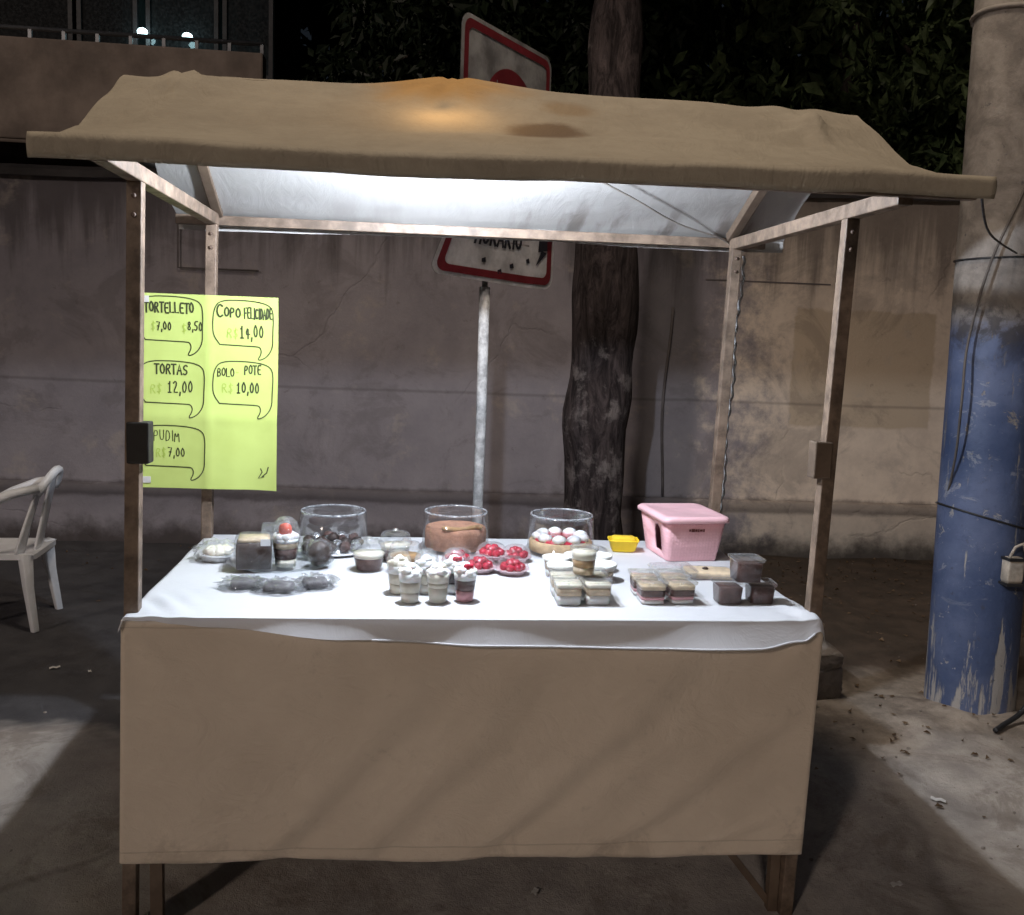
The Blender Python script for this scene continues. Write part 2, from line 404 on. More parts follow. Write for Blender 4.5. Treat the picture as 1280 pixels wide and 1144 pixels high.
b = MB(); b.tube([(-2.0, -.02, 2.7), (-2.0, -.02, 2.12), (-1.4, -.02, 2.12)], .007, 6); b.build('conduit', M_joint, wall)
b = MB(); b.box(2.05, 3.05, -.003, .02, 2.19, 2.2); b.build('mortar_joint', M_joint, wall)

# ------------------------------------------------------------------ building behind the wall
M_conc = mat('balcony_concrete', (.32, .26, .22), .85, .35, 1.2, .3, 20, .01)
M_recess = mat('recess_render', (.022, .02, .024), .9, .3, 2, .2, 20, .01)
M_metal = mat('grey_metal', (.32, .33, .35), .4, .15, 9, .05, 80, .001, metal=.7)
M_wfr = mat('window_frame_metal', (.06, .06, .065), .5, .2, 9, 0)
M_glassd = clear_plastic('window_glass', (.55, .62, .65), .05, .9)
bl = thing('apartment_building', 'concrete building with a balcony parapet and lit glazing above the wall', 'building', (0, 8.5, 0))
b = MB(); b.box(-12, -1.92, .0, .25, 3.62, 4.68); b.box(-12, -1.92, .02, 2.2, 3.58, 3.72); b.build('balcony_parapet', M_conc, bl, .02)
b = MB(); b.box(-12, -1.95, 1.6, 1.8, 0, 3.58); b.build('ground_floor_wall', M_recess, bl)
b = MB(); b.box(-12, -1.95, 3.6, 3.8, 3.6, 9); b.box(-12, -1.95, .2, 4, 6.3, 6.5); b.build('upper_wall', M_recess, bl)
b = MB(); b.tube([(-12, .12, 4.80), (-1.93, .12, 4.80)], .025, 8); b.build('handrail', M_metal, bl)
for i in range(9):
    b = MB(); b.box(-.018, .018, .1, .14, 4.68, 4.80); o = b.build('rail_post', M_metal, bl); o.location = (-4.75+i*.35, 0, 0)
for k, (x0, x1) in enumerate(((-5.6, -4.35), (-4.3, -3.6), (-3.5, -2.65), (-2.6, -2.0))):
    f = MB()
    for (a0, a1, c0, c1) in ((x0, x1, 4.7, 4.76), (x0, x1, 6.1, 6.16), (x0, x0+.05, 4.76, 6.1), (x1-.05, x1, 4.76, 6.1)):
        f.box(a0, a1, 1.3, 1.36, c0, c1)
    wf = f.build('window', M_wfr, bl)
    p = MB(); p.box(x0+.05, x1-.05, 1.325, 1.335, 4.76, 6.1); p.build('pane', M_glassd, wf)
M_curt = mat('curtain', (.16, .20, .20), .8, .2, 5, .2, 20, .01)
b = MB(); b.grid(lambda u, v: (-4.0+1.9*u, 2.1+.05*math.sin(u*40), 4.3+1.9*v), 80, 4); b.build('curtain', M_curt, bl)
M_tube = glow('lit_ceiling_lamp', (.62, .95, 1, 1), 9.0)
for x, z in ((-3.50, 5.13), (-2.98, 5.11)):
    b = MB(); b.blob((0, 0, 0), (.06, .06, .045), 8, 0); o = b.build('lit_lamp', M_tube, bl); o.location = (x, 1.15, z)
M_tube2 = glow('lit_wall_lamp', (.8, .9, 1, 1), 2.5)
b = MB(); b.blob((0, 0, 0), (.05, .05, .05), 8, 0); o = b.build('wall_lamp', M_tube2, bl); o.location = (-3.2, 1.0, 3.52)
M_shut = mat('shutter', (.09, .095, .115), .6, .2, 6, .1)
f = MB(); f.box(-4.62, -4.25, 1.52, 1.6, 3.36, 3.54); o = f.build('vent_window', M_shut, bl)

# ------------------------------------------------------------------ trees
def leaves(mb, c, rad, n, size, seed, keep=None):
    rng = random.Random(seed); c = Vector(c)
    clumps = []
    for _ in range(max(6, n//55)):
        while True:
            d = Vector((rng.uniform(-1, 1), rng.uniform(-1, 1), rng.uniform(-1, 1)))
            if .25 < d.length < 1: break
        clumps.append((Vector((c.x+d.x*rad[0], c.y+d.y*rad[1], c.z+d.z*rad[2])), rng.uniform(.14, .38)))
    for i in range(n):
        q, cr = rng.choice(clumps)
        p = q+Vector((rng.gauss(0, 1), rng.gauss(0, 1), rng.gauss(0, .75)))*cr*.6
        if keep and not keep(p): continue
        a = Vector((rng.gauss(0, 1), rng.gauss(0, 1), rng.gauss(-1.0, .6))).normalized()
        bdir = a.cross(Vector((rng.gauss(0, 1), rng.gauss(0, 1), rng.gauss(0, 1)))).normalized()
        L = size*rng.uniform(.6, 1.5); W = L*rng.uniform(.17, .27)
        nrm = a.cross(bdir)*L*.12
        mb.add([p, p+a*L*.45+bdir*W+nrm, p+a*L, p+a*L*.45-bdir*W+nrm], [(0, 1, 2), (0, 2, 3)])
def tree(label, base, path, radii, crowns, bark, leafm, n, size, seed, keep=None, group='trees behind the wall'):
    t = thing('tree', label, 'tree', base, 0, group)
    rng = random.Random(seed)
    b = MB(); 
    pts = [Vector(p) for p in path]
    fine, rr = [], []
    for i in range(len(pts)-1):
        for k in range(6):
            s = k/6; fine.append(pts[i].lerp(pts[i+1], s)); rr.append(radii[i]*(1-s)+radii[i+1]*s)
    fine.append(pts[-1]); rr.append(radii[-1])
    b.tube(fine, rr, 18)
    for i, v in enumerate(b.v):
        p = Vector(v); k = noise.noise(p*2.3+Vector((seed, 0, 0)))*.05+noise.noise(Vector((p.x*9, p.y*9, p.z*2)))*.022
        ax = min(fine, key=lambda q: (q-p).length); d = p-ax; d.z = 0
        b.v[i] = p+d.normalized()*k if d.length > .01 else p
    for c, rad in crowns:
        b.tube([pts[-2].lerp(pts[-1], .5), (pts[-1]+Vector(c))/2+Vector((rng.uniform(-.2, .2), rng.uniform(-.2, .2), .1)), Vector(c)], [radii[-1]*.8, radii[-1]*.5, .03], 8)
    b.build('trunk', bark, t)
    m_ = MB()
    for j, (c, rad) in enumerate(crowns): leaves(m_, c, rad, n, size, seed*10+j, keep)
    m_.build('crown', leafm, t)
    return t
tree('big street tree with dark flaking bark between the road sign and the wall', (1.02, 3.65, 0),
     [(0, 0, -.1), (.0, 0, .5), (-.01, 0, 1.1), (.03, 0, 1.75), (.02, 0, 2.25), (.04, .02, 3.0), (.02, .1, 3.8), (.1, .2, 4.8)], [.30, .205, .20, .235, .225, .17, .155, .13],
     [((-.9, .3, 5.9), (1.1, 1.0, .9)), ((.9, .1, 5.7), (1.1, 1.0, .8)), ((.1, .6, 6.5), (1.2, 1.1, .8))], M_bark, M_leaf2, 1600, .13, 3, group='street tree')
TL = [('leafy tree with pale slim trunk behind the wall beside the blue pole', 3.9, 6.6, 4.6, M_leaf, .15),
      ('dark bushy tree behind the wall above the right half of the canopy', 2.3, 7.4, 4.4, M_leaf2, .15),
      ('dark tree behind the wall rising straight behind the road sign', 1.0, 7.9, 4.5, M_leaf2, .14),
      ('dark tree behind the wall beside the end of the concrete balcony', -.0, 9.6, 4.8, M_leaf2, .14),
      ('tree behind the wall partly hidden by the top of the blue pole', 5.9, 7.2, 4.8, M_leaf, .15)]
for i, (lb, x, y, cz, lm, sz) in enumerate(TL):
    tree(lb, (x, y, 0), [(0, 0, 0), (.06, 0, 1.6), (-.05, .1, 3.2), (.1, .1, cz+.5)], [.16, .13, .11, .07],
         [((-.7, 0, cz+.1), (1.0, 1.0, 1.0)), ((.7, .1, cz), (1.0, 1.0, 1.1)), ((.1, -.2, cz+1.3), (1.3, 1.1, .9)), ((.2, .3, cz-1.0), (1.2, .9, .7))],
         M_bark2, lm, 1500, sz*1.15, 20+i)
fw = MB()
rng = random.Random(5)
for i in range(46):
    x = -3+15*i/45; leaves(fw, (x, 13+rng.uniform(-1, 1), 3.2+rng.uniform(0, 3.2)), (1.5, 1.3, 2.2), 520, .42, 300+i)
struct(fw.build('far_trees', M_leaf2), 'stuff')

# ------------------------------------------------------------------ blue painted pole with its lamp arm, box and wires
pl = thing('utility_pole', 'thick concrete pole painted peeling blue below and bare grey above', 'pole', (2.52, 1.52, 0))
b = MB()
def pole_r(z): return .205-.0065*z
def pole_pt(u, v):
    z = -.1+8.1*(v**1.6); a = 2*PI*u; r = pole_r(max(z, 0))*(1+.012*noise.noise(Vector((math.cos(a)*2, math.sin(a)*2, z*1.4)))+.004*noise.noise(Vector((math.cos(a)*9, math.sin(a)*9, z*6))))
    return (r*math.cos(a)-.028*z, r*math.sin(a), z)
b.grid(pole_pt, 48, 90); b.build('concrete_shaft', M_pole, pl)
M_wire = mat('black_cable', (.02, .02, .022), .5, .2, 10, 0)
M_wire_g = mat('grey_cable', (.30, .27, .24), .6, .2, 10, 0)
M_wire_d = mat('weathered_cable', (.11, .095, .085), .6, .2, 10, 0)
M_wirew = mat('white_cable', (.42, .42, .42), .5, .1, 10, 0)
for z, t in ((.93, -.05), (2.13, .01), (3.18, -.02)):
    pts = []
    for k in range(25):
        a = 2*PI*k/24; r = pole_r(z)+.006
        pts.append((r*math.cos(a)-.028*z, r*math.sin(a), z+t*math.cos(a)))
    b = MB(); b.tube(pts, .005 if z < 3 else .011, 6); b.build('tie_wire', M_wire if z < 3 else M_wire_g, pl)
# lamp arm and head out over the street
b = MB(); b.tube([(-.19, -.05, 6.9), (-.6, -.2, 7.2), (-1.6, -.68, 7.32), (-2.30, -.96, 7.24)], .03, 10); b.build('lamp_arm', M_metal, pl)
b = MB(); b.rbox([(.08, .05, .03, .12), (.17, .10, .05, .09), (.18, .11, .05, .03), (.15, .09, .04, .02)], (-2.44, -1.0, 7.12), rot=.4); b.build('lamp_head', M_metal, pl)
b = MB(); b.rbox([(.05, .035, .012, 0), (.055, .04, .012, .02), (.055, .04, .012, .13), (.045, .03, .012, .14)], (0, 0, 0))
M_box = mat('old_plastic_box', (.42, .37, .31), .5, .3, 15, .2)
jb = thing('junction_box', 'small grubby cream wiring box strapped to the pole', 'wiring box', (2.515, 1.285, .665))
jb.scale = (.72, .72, .85)
b.build('box_body', M_box, jb)
b = MB(); b.tube([(-.05, -.03, .14), (-.02, -.035, .2), (.03, -.035, .22), (.06, -.03, .16)], .009, 8); b.build('box_loop', M_box, jb)
for z_ in (.125, -.012):
    b = MB(); b.box(-.06, .06, -.05, .04, z_, z_+.014); b.build('strap', M_wire, jb)
def cable(label, pts, r, m_, name='electric_cable', group=None):
    P = [Vector(p) for p in pts]; out = []
    for i in range(len(P)-1):
        p0, p1, p2, p3 = P[max(i-1, 0)], P[i], P[i+1], P[min(i+2, len(P)-1)]
        for k in range(6):
            t = k/6
            out.append(.5*((2*p1)+(-p0+p2)*t+(2*p0-5*p1+4*p2-p3)*t*t+(-p0+3*p1-3*p2+p3)*t**3))
    out.append(P[-1])
    b = MB(); b.tube(out, r, 7); return tag(b.build(name, m_), label, 'cable', group)
cable('thin cable running diagonally down the bare upper part of the pole', [(2.62, 1.30, 3.4), (2.50, 1.315, 2.8), (2.42, 1.318, 2.45), (2.30, 1.34, 2.1), (2.26, 1.39, 1.75), (2.25, 1.38, 1.5), (2.265, 1.41, 1.25), (2.30, 1.50, 1.05)], .006, M_wire_d)
cable('black cable loop bulging from the side of the pole', [(2.66, 1.36, 1.55), (2.57, 1.30, 1.52), (2.53, 1.285, 1.42), (2.55, 1.285, 1.30), (2.63, 1.31, 1.22)], .009, M_wire)
cable('blue grey cable hanging down the pole into the wiring box', [(2.68, 1.37, 1.5), (2.62, 1.30, 1.3), (2.585, 1.285, 1.05), (2.56, 1.28, .86)], .006, M_wire)
cable('thick black cable dropping behind the wiring box to the ground', [(2.70, 1.36, .95), (2.66, 1.30, .75), (2.72, 1.25, .5), (2.70, 1.26, .3), (2.62, 1.24, .09), (2.46, 1.16, .035), (2.40, 1.12, .03)], .012, M_wire)
cable('tangle of black cable ends on the ground at the foot of the pole', [(2.9, 1.40, .25), (2.78, 1.28, .12), (2.66, 1.26, .06), (2.72, 1.14, .05), (2.86, 1.2, .1), (2.78, 1.34, .14), (2.62, 1.2, .06), (2.8, 1.02, .03)], .009, M_wire)
cable('thin dark wire stretched from the canopy corner across to the pole', [(1.23, -.30, 2.12), (1.7, .4, 2.10), (2.40, 1.315, 2.14)], .004, M_wire)

# ------------------------------------------------------------------ ground clutter
M_stone = mat('broken_concrete', (.22, .19, .165), .9, .35, 5, .8, 25, .02)
def rough_block(label, loc, dims, rz, seed, name='concrete_block'):
    b = MB()
    bm = bmesh.new(); bmesh.ops.create_cube(bm, size=1)
    bmesh.ops.subdivide_edges(bm, edges=bm.edges[:], cuts=9, use_grid_fill=True)
    for v in bm.verts:
        p = v.co
        q = Vector((math.copysign(min(abs(p.x), .5), p.x)*dims[0], p.y*dims[1], p.z*dims[2]))
        f_ = Vector(p).normalized(); cut = max(0, (abs(p.x)+abs(p.y)+abs(p.z))-1.22)
        q *= 1-.16*cut
        q += f_*(.05*noise.noise(p*3+Vector((seed, 0, 0)))+.018*noise.noise(p*9))*min(dims)*1.6
        v.co = q
    me = bpy.data.meshes.new(name); bm.to_mesh(me); bm.free(); me.materials.append(M_stone)
    for p in me.polygons: p.use_smooth = True
    o = bpy.data.objects.new(name, me); col.objects.link(o); o.location = loc; o.rotation_euler = (.03, -.04, rz)
    return tag(o, label, 'concrete block', 'broken blocks beside the stall')
rough_block('lower broken concrete block on the ground beside the stall', (1.66, 1.66, .075), (.42, .26, .16), .2, 1)
rough_block('flat broken slab lying on top of the concrete block', (1.65, 1.68, .195), (.44, .28, .075), .05, 5)
lt = MB(); rng = random.Random(11)
for i in range(700):
    if i < 500: x, y = rng.uniform(.8, 5.2), 4.55-abs(rng.gauss(0, 1.3))
    elif i < 620: x, y = rng.uniform(-4.5, 1), 4.75-abs(rng.gauss(0, .8))
    else: x, y = rng.gauss(2.3, .6), rng.gauss(1.15, .35)
    if y < .2: continue
    z = ground_h(x, y)+.006; a = rng.uniform(0, 2*PI); L = rng.uniform(.012, .04); W = L*rng.uniform(.25, .45)
    ca, sa = math.cos(a), math.sin(a); up = rng.uniform(0, .02)
    lt.add([(x, y, z), (x+ca*L*.5-sa*W, y+sa*L*.5+ca*W, z+up), (x+ca*L, y+sa*L, z+.003), (x+ca*L*.5+sa*W, y+sa*L*.5-ca*W, z+up*.6)], [(0, 1, 2), (0, 2, 3)])
struct(lt.build('leaf_litter', M_litter), 'stuff')
pb = MB(); rng = random.Random(21)
for i in range(150):
    if i % 3: x, y = rng.uniform(1.0, 3.4), rng.uniform(-.6, 2.3)
    else: x, y = rng.uniform(-4, 4), rng.uniform(-.4, 4.5)
    k = rng.uniform(.003, .008)
    pb.blob((x, y, ground_h(x, y)+k*.3), (k*1.2, k, k*.7), 3, .4, i)
struct(pb.build('gravel', M_stone), 'stuff')
M_paper = mat('paper_scrap', (.6, .58, .55), .8, .1, 30, .2)
for lb, x, y, s, rz in (('small white paper scrap on the dark ground left of the stall', -1.93, 2.0, .055, .4), ('white scrap lying under the stall near the middle', .2, .12, .04, 1.1),
                        ('tiny paper scrap on the ground close to the front left post', -1.75, 1.95, .03, 2.), ('white wrapper on the lit concrete right of the stall', 1.42, .12, .05, .2),
                        ('pale twig shaped scrap on the concrete in front of the pole', 1.85, .62, .06, 2.6)):
    b = MB(); b.grid(lambda u, v: ((u-.5)*s*.9, (v-.5)*s*.45, .004+.006*abs(math.sin(u*5+v*3))), 6, 3)
    o = b.build('paper_scrap', M_paper); o.location = (x, y, ground_h(x, y)+.002); o.rotation_euler.z = rz; tag(o, lb, 'litter', 'scraps of litter on the ground')

# ------------------------------------------------------------------ plastic chair
M_chair = mat('white_plastic', (.84, .86, .90), .42, .08, 6, .04, 30)
ch = thing('plastic_chair', 'white moulded plastic armchair standing on the ground left of the stall', 'chair', (-2.47, 2.79, 0), .06)
def seatf(u, v):
    x = -.24+.46*u; y = -.21+.42*v
    return (x, y, .425-.02*math.sin(PI*u)*math.sin(PI*v)-.03*max(0, .2-u)/.2)
b = MB(); b.grid(seatf, 12, 12); b.rbox([(.235, .215, .05, -.03), (.235, .215, .05, .0)], (-.01, 0, .43), False, False); b.build('seat', M_chair, ch)
for x, y, sx, sy in ((.17, -.19, .05, -.03), (.17, .19, .05, .03), (-.2, -.19, -.03, -.02), (-.2, .19, -.03, .02)):
    b = MB(); b.tube([(x, y, .43), (x+sx*.3, y+sy*.4, .25), (x+sx, y+sy, .0)], [.042, .032, .024], 4); b.build('leg', M_chair, ch, .004)
def backf(u, v):
    y = (u-.5)*.42*(1-.25*v*v); z = .42+.46*v-.12*v*(2*u-1)**2
    return (.19+.10*v-.07*(2*u-1)**2*0.9, y, z)
for (u0, u1) in ((.0, .13), (.36, .64), (.87, 1.)):
    b = MB(); b.grid(lambda u, v: backf(u0+(u1-u0)*u, v*.95), 4, 14); o = b.build('back_slat', M_chair, ch)
    s_ = o.modifiers.new('s', 'SOLIDIFY'); s_.thickness = .014
b = MB(); b.tube([Vector(backf(i/16, .97))+Vector((.004, 0, 0)) for i in range(17)], .024, 8); b.build('top_rail', M_chair, ch)
for s in (-1, 1):
    b = MB(); b.tube([Vector((.245, s*.175, .79)), Vector((.12, s*.215, .76)), Vector((-.02, s*.235, .70)), Vector((-.10, s*.235, .655)), Vector((-.14, s*.232, .59)), Vector((-.16, s*.225, .43))], [.022, .026, .028, .027, .025, .024], 8)
    b.build('armrest', M_chair, ch)

# ------------------------------------------------------------------ road sign
M_galv = mat('galvanised_post', (.58, .59, .61), .55, .35, 18, .3, 40, .004, c2=(.86, .87, .88), metal=.0)
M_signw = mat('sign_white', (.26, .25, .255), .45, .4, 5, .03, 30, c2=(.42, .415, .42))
M_signr = mat('sign_red', (.19, .02, .028), .45, .2, 6, 0)
M_signk = mat('sign_black', (.02, .02, .03), .5, .1, 6, 0)
M_back = mat('sign_back', (.2, .2, .2), .5, .2, 6, 0)
sg = thing('road_sign', 'weathered red bordered road sign plates on a pale post behind the canopy', 'road sign', (0, 0, 0))
class Plate:
    # a sheet sign standing on edge: u metres along it, v metres up; the lower near corner may be bent
    def __init__(p, a, b, z0, z1, bend=0., slip=0.):
        p.a = Vector((*a, z0)); d = Vector((b[0]-a[0], b[1]-a[1], 0)); p.w = d.length; p.h = z1-z0
        p.ud = d.normalized(); p.nd = Vector((p.ud.y, -p.ud.x, 0)); p.bend = bend; p.slip = slip
    def sp(p, u, v, off=0.):
        k = max(0, 1-v/.30)*max(0, 1-u/.62)
        return p.a+p.ud*(u-p.slip*k)+p.nd*(off-p.bend*k)+Vector((0, 0, v+.03*k*(p.bend > 0)))
    def outline(p, inset, rad, n=7, edge=14):
        pts = []
        cs = ((p.w-inset-rad, inset+rad, -PI/2), (p.w-inset-rad, p.h-inset-rad, 0), (inset+rad, p.h-inset-rad, PI/2), (inset+rad, inset+rad, PI))
        for i, (cx, cy, a0) in enumerate(cs):
            arc = [(cx+rad*math.cos(a0+PI/2*k/n), cy+rad*math.sin(a0+PI/2*k/n)) for k in range(n+1)]
            pts += arc
            nx = cs[(i+1) % 4]; nxt = (nx[0]+rad*math.cos(nx[2]), nx[1]+rad*math.sin(nx[2]))
            pts += [(arc[-1][0]+(nxt[0]-arc[-1][0])*k/edge, arc[-1][1]+(nxt[1]-arc[-1][1])*k/edge) for k in range(1, edge)]
        return pts
    def radial(p, mb, insets, rads, off, flip=False):
        rings = [p.outline(i, r) for i, r in zip(insets, rads)]; n = len(rings[0])
        fs = []
        for j in range(len(rings)-1):
            for k in range(n):
                f = (j*n+k, j*n+(k+1) % n, (j+1)*n+(k+1) % n, (j+1)*n+k)
                fs.append(f[::-1] if flip else f)
        mb.add([p.sp(c[0], c[1], off) for rg in rings for c in rg], fs, True); return mb
    def make(p, face):
        m = min(p.w, p.h)/2-.005
        ins = [m*k/5 for k in range(6)]; rd = [.07*(1-k/5)+.004 for k in range(6)]
        o = p.radial(MB(), ins, rd, 0.).build('plate', face, sg)
        p.radial(MB(), ins, rd, -.004, True).build('plate_back', M_back, o)
        p.radial(MB(), [.022, .062], [.06, .04], .003).build('red_border', M_signr, o)
        return o
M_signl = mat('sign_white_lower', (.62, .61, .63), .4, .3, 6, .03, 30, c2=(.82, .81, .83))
UP = Plate((-.024, 2.20), (.527, 2.95), 2.47, 3.275)
LO = Plate((-.06, 2.20), (.561, 2.80), 1.968, 2.42, .05, .09)
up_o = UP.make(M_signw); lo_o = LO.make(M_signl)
def ring(mb, cu, cv, r0, r1, off, n=40):
    vs = [UP.sp(cu+r*math.cos(2*PI*k/n), cv+r*math.sin(2*PI*k/n), off) for k in range(n+1) for r in (r0, r1)]
    mb.add(vs, [(2*k, 2*k+1, 2*k+3, 2*k+2) for k in range(n)])
b = MB(); ring(b, .49, .345, .21, .29, .003); b.build('red_ring', M_signr, up_o)
b = MB(); ring(b, .49, .345, 0, .12, .003); b.build('black_disc', M_signk, up_o)

# stroke alphabet used for everything handwritten or lettered here
GL = {'T': [[(0, 1), (1, 1)], [(.5, 1), (.5, 0)]], 'O': [[(.5, 1), (.1, .8), (.05, .3), (.5, 0), (.95, .3), (.9, .8), (.5, 1)]], 'R': [[(.1, 0), (.1, 1), (.8, .95), (.85, .6), (.1, .5)], [(.4, .5), (.95, 0)]],
      'E': [[(.9, 1), (.1, 1), (.1, 0), (.9, 0)], [(.1, .52), (.75, .52)]], 'L': [[(.1, 1), (.1, 0), (.9, 0)]], 'C': [[(.9, .85), (.5, 1), (.1, .7), (.1, .3), (.5, 0), (.92, .15)]],
      'P': [[(.1, 0), (.1, 1), (.8, .95), (.85, .55), (.1, .45)]], 'F': [[(.9, 1), (.1, 1), (.1, 0)], [(.1, .52), (.7, .52)]], 'I': [[(.5, 1), (.5, 0)]], 'D': [[(.1, 0), (.1, 1), (.6, .95), (.95, .55), (.7, .05), (.1, 0)]],
      'A': [[(0, 0), (.5, 1), (1, 0)], [(.2, .38), (.8, .38)]], 'S': [[(.9, .9), (.5, 1), (.1, .8), (.2, .55), (.8, .45), (.9, .2), (.5, 0), (.1, .1)]], 'B': [[(.1, 0), (.1, 1), (.75, .95), (.75, .55), (.1, .52), (.9, .45), (.85, .05), (.1, 0)]],
      'U': [[(.1, 1), (.1, .25), (.5, 0), (.9, .25), (.9, 1)]], 'M': [[(0, 0), (.1, 1), (.5, .3), (.9, 1), (1, 0)]], 'H': [[(.1, 0), (.1, 1)], [(.9, 0), (.9, 1)], [(.1, .5), (.9, .5)]],
      '$': [[(.9, .85), (.5, .95), (.1, .75), (.9, .3), (.5, .05), (.1, .15)], [(.5, 1.1), (.5, -.1)]], ',': [[(.5, .1), (.35, -.2)]], '-': [[(.2, .45), (.8, .45)]],
      '0': [[(.5, 1), (.15, .7), (.15, .3), (.5, 0), (.85, .3), (.85, .7), (.5, 1)]], '1': [[(.25, .75), (.55, 1), (.55, 0)], [(.25, 0), (.85, 0)]], '2': [[(.1, .8), (.5, 1), (.85, .75), (.1, 0), (.9, 0)]],
      '4': [[(.65, 0), (.65, 1), (.1, .35), (.95, .35)]], '5': [[(.9, 1), (.2, 1), (.15, .55), (.7, .55), (.85, .25), (.5, 0), (.1, .1)]], '7': [[(.1, 1), (.9, 1), (.4, 0)], [(.3, .5), (.75, .5)]],
      '8': [[(.5, .52), (.15, .75), (.5, 1), (.85, .75), (.5, .52), (.1, .25), (.5, 0), (.9, .25), (.5, .52)]], ' ': []}
def ribbon(mb, pts, wd, fn):
    # flat stroke through 2-D points; fn maps (a, b) to a 3-D point
    pts = [Vector((p[0], p[1])) for p in pts]; n = len(pts); L = []
    for i, p in enumerate(pts):
        t = (pts[min(i+1, n-1)]-pts[max(i-1, 0)])
        if t.length < 1e-9: t = Vector((1, 0))
        t.normalize(); nn = Vector((-t.y, t.x))*wd/2
        if i == 0: p = p-t*wd*.4
        if i == n-1: p = p+t*wd*.4
        L += [fn(*(p+nn)), fn(*(p-nn))]
    mb.add(L, [(2*i, 2*i+1, 2*i+3, 2*i+2) for i in range(n-1)])
def smooth2(pts, closed=False, it=2):
    for _ in range(it):
        q = [pts[0]]
        for a, b_ in zip(pts, pts[1:]):
            q += [(a[0]*.75+b_[0]*.25, a[1]*.75+b_[1]*.25), (a[0]*.25+b_[0]*.75, a[1]*.25+b_[1]*.75)]
        pts = q+[pts[-1]]
    return pts
def write(mb, text, x, y, w_, h, st, fn, jit=.05, seed=0, gap=.28):
    rng = random.Random(seed)
    for c in text:
        if c == ',': adv = w_*.5
        elif c == 'I': adv = w_*.5
        elif c == ' ': adv = w_*.6
        else: adv = w_
        dy = rng.uniform(-jit, jit)*h; sk = rng.uniform(-jit, jit)
        for s in GL[c]:
            q = [(x+(a+sk*b_)*adv/(1+gap), y+dy+b_*h) for a, b_ in s]
            ribbon(mb, smooth2(q, it=1) if len(q) > 3 else q, st, fn)
        x += adv
    return x
b = MB(); write(b, 'HORARIO', .22, .200, .056, .085, .017, lambda a, c: LO.sp(a, c, .003), 0, 1); b.build('lettering', M_signk, lo_o)
b = MB()
b.add([LO.sp(.72, .20, .003), LO.sp(.84, .22, .003), LO.sp(.85, .36, .003), LO.sp(.73, .36, .003)], [(0, 1, 2, 3)]); b.add([LO.sp(.70, .12, .003), LO.sp(.80, .20, .003), LO.sp(.75, .21, .003)], [(0, 1, 2)])
b.build('dark_sticker', M_signk, lo_o)
for a, c in ((.30, .10), (.50, .09), (.62, .13), (.42, .05)):
    b = MB(); b.add([LO.sp(a, c, .003), LO.sp(a+.028, c+.004, .003), LO.sp(a+.02, c+.03, .003), LO.sp(a-.005, c+.02, .003)], [(0, 1, 2, 3)]); b.build('dark_spot', M_signk, lo_o)
PX, PY = .152, 2.50
b = MB(); b.tube([(PX, PY, -.05), (PX, PY, .6), (PX+.004, PY, 1.3), (PX, PY, 1.955)], .029, 14)
b.build('post', M_galv, sg)
b = MB(); b.tube([(PX, PY, 1.93), (PX, PY, 3.2)], .016, 10); b.build('upper_post', M_metal, sg)
for z in (2.2, 3.0):
    b = MB(); b.box(PX-.03, PX+.03, PY-.03, PY+.03, z-.02, z+.02); b.build('clamp', M_metal, sg)

# ------------------------------------------------------------------ the stall
M_frame = mat('painted_frame', (.155, .112, .082), .5, .45, 14, .3, 60, .002, spec=.3)
M_framed = mat('frame_bracket', (.12, .085, .06), .6, .25, 9, .1)
LEAN = .0188
def S(x, y, z): return Vector((x+LEAN*(z-.88), y, z))
st = thing('market_stall', 'beige covered market stall with a cloth gable roof and long skirted counter', 'market stall')
ZB = 2.08
for x, y, in ((-1, 0), (1, 0), (-1, 1), (1, 1)):
    b = MB(); b.bar(S(x, y, -.03 if y else -.11), S(x, y, ZB-.012), .040, .040, Vector((0, 1, 0))); b.build('post', M_frame, st, .003)
for x in (-1, 1):
    b = MB(); b.bar(S(x, -.31, ZB+.01), S(x, 1.022, ZB+.006), .042, .042); b.build('side_beam', M_frame, st, .003)
b = MB(); b.bar(S(-1.14, 1.045, ZB+.004), S(1.13, 1.045, ZB+.014), .034, .036); b.build('rear_beam', M_frame, st, .003)
b = MB(); b.bar(S(-1.13, -.320, ZB+.008), S(1.18, -.320, ZB+.022), .026, .028); b.build('front_beam', M_frame, st, .003)
RY, RZ = .39, 2.447
b = MB(); b.bar(S(-1.0, RY, RZ-.025), S(1.02, RY, RZ-.015), .03, .034); b.build('ridge_beam', M_frame, st, .003)
for x in (-1, 1):
    b = MB(); b.bar(S(x*.985, RY+.02, RZ-.035), S(x*.985, 1.03, ZB+.03), .036, .036); b.build('rafter', M_framed, st, .003)
b = MB(); b.box(-1.0, 1.0, .022, .978, .845, .872); b.build('counter_top', M_framed, st)
for y in (.0, 1.0):
    b = MB(); b.bar((-.98, y, .855), (.98, y, .855), .03, .03); b.build('counter_rail', M_frame, st)
b = MB(); b.bar((-.965, .05, .14), (-.965, .95, .10), .03, .03); b.build('lower_rail', M_framed, st)
b = MB(); b.bar((.75, .03, .17), (.96, .03, -.09), .022, .022); b.build('brace', M_framed, st)
b = MB(); b.bar((.945, .02, -.09), (.945, .02, .17), .03, .03); b.build('brace', M_framed, st)
b = MB(); b.bar((-.945, .02, -.09), (-.945, .02, .17), .035, .03); b.build('brace', M_framed, st)
M_bolt = mat('rusty_bolt', (.11, .07, .05), .6, .4, 40, .2)
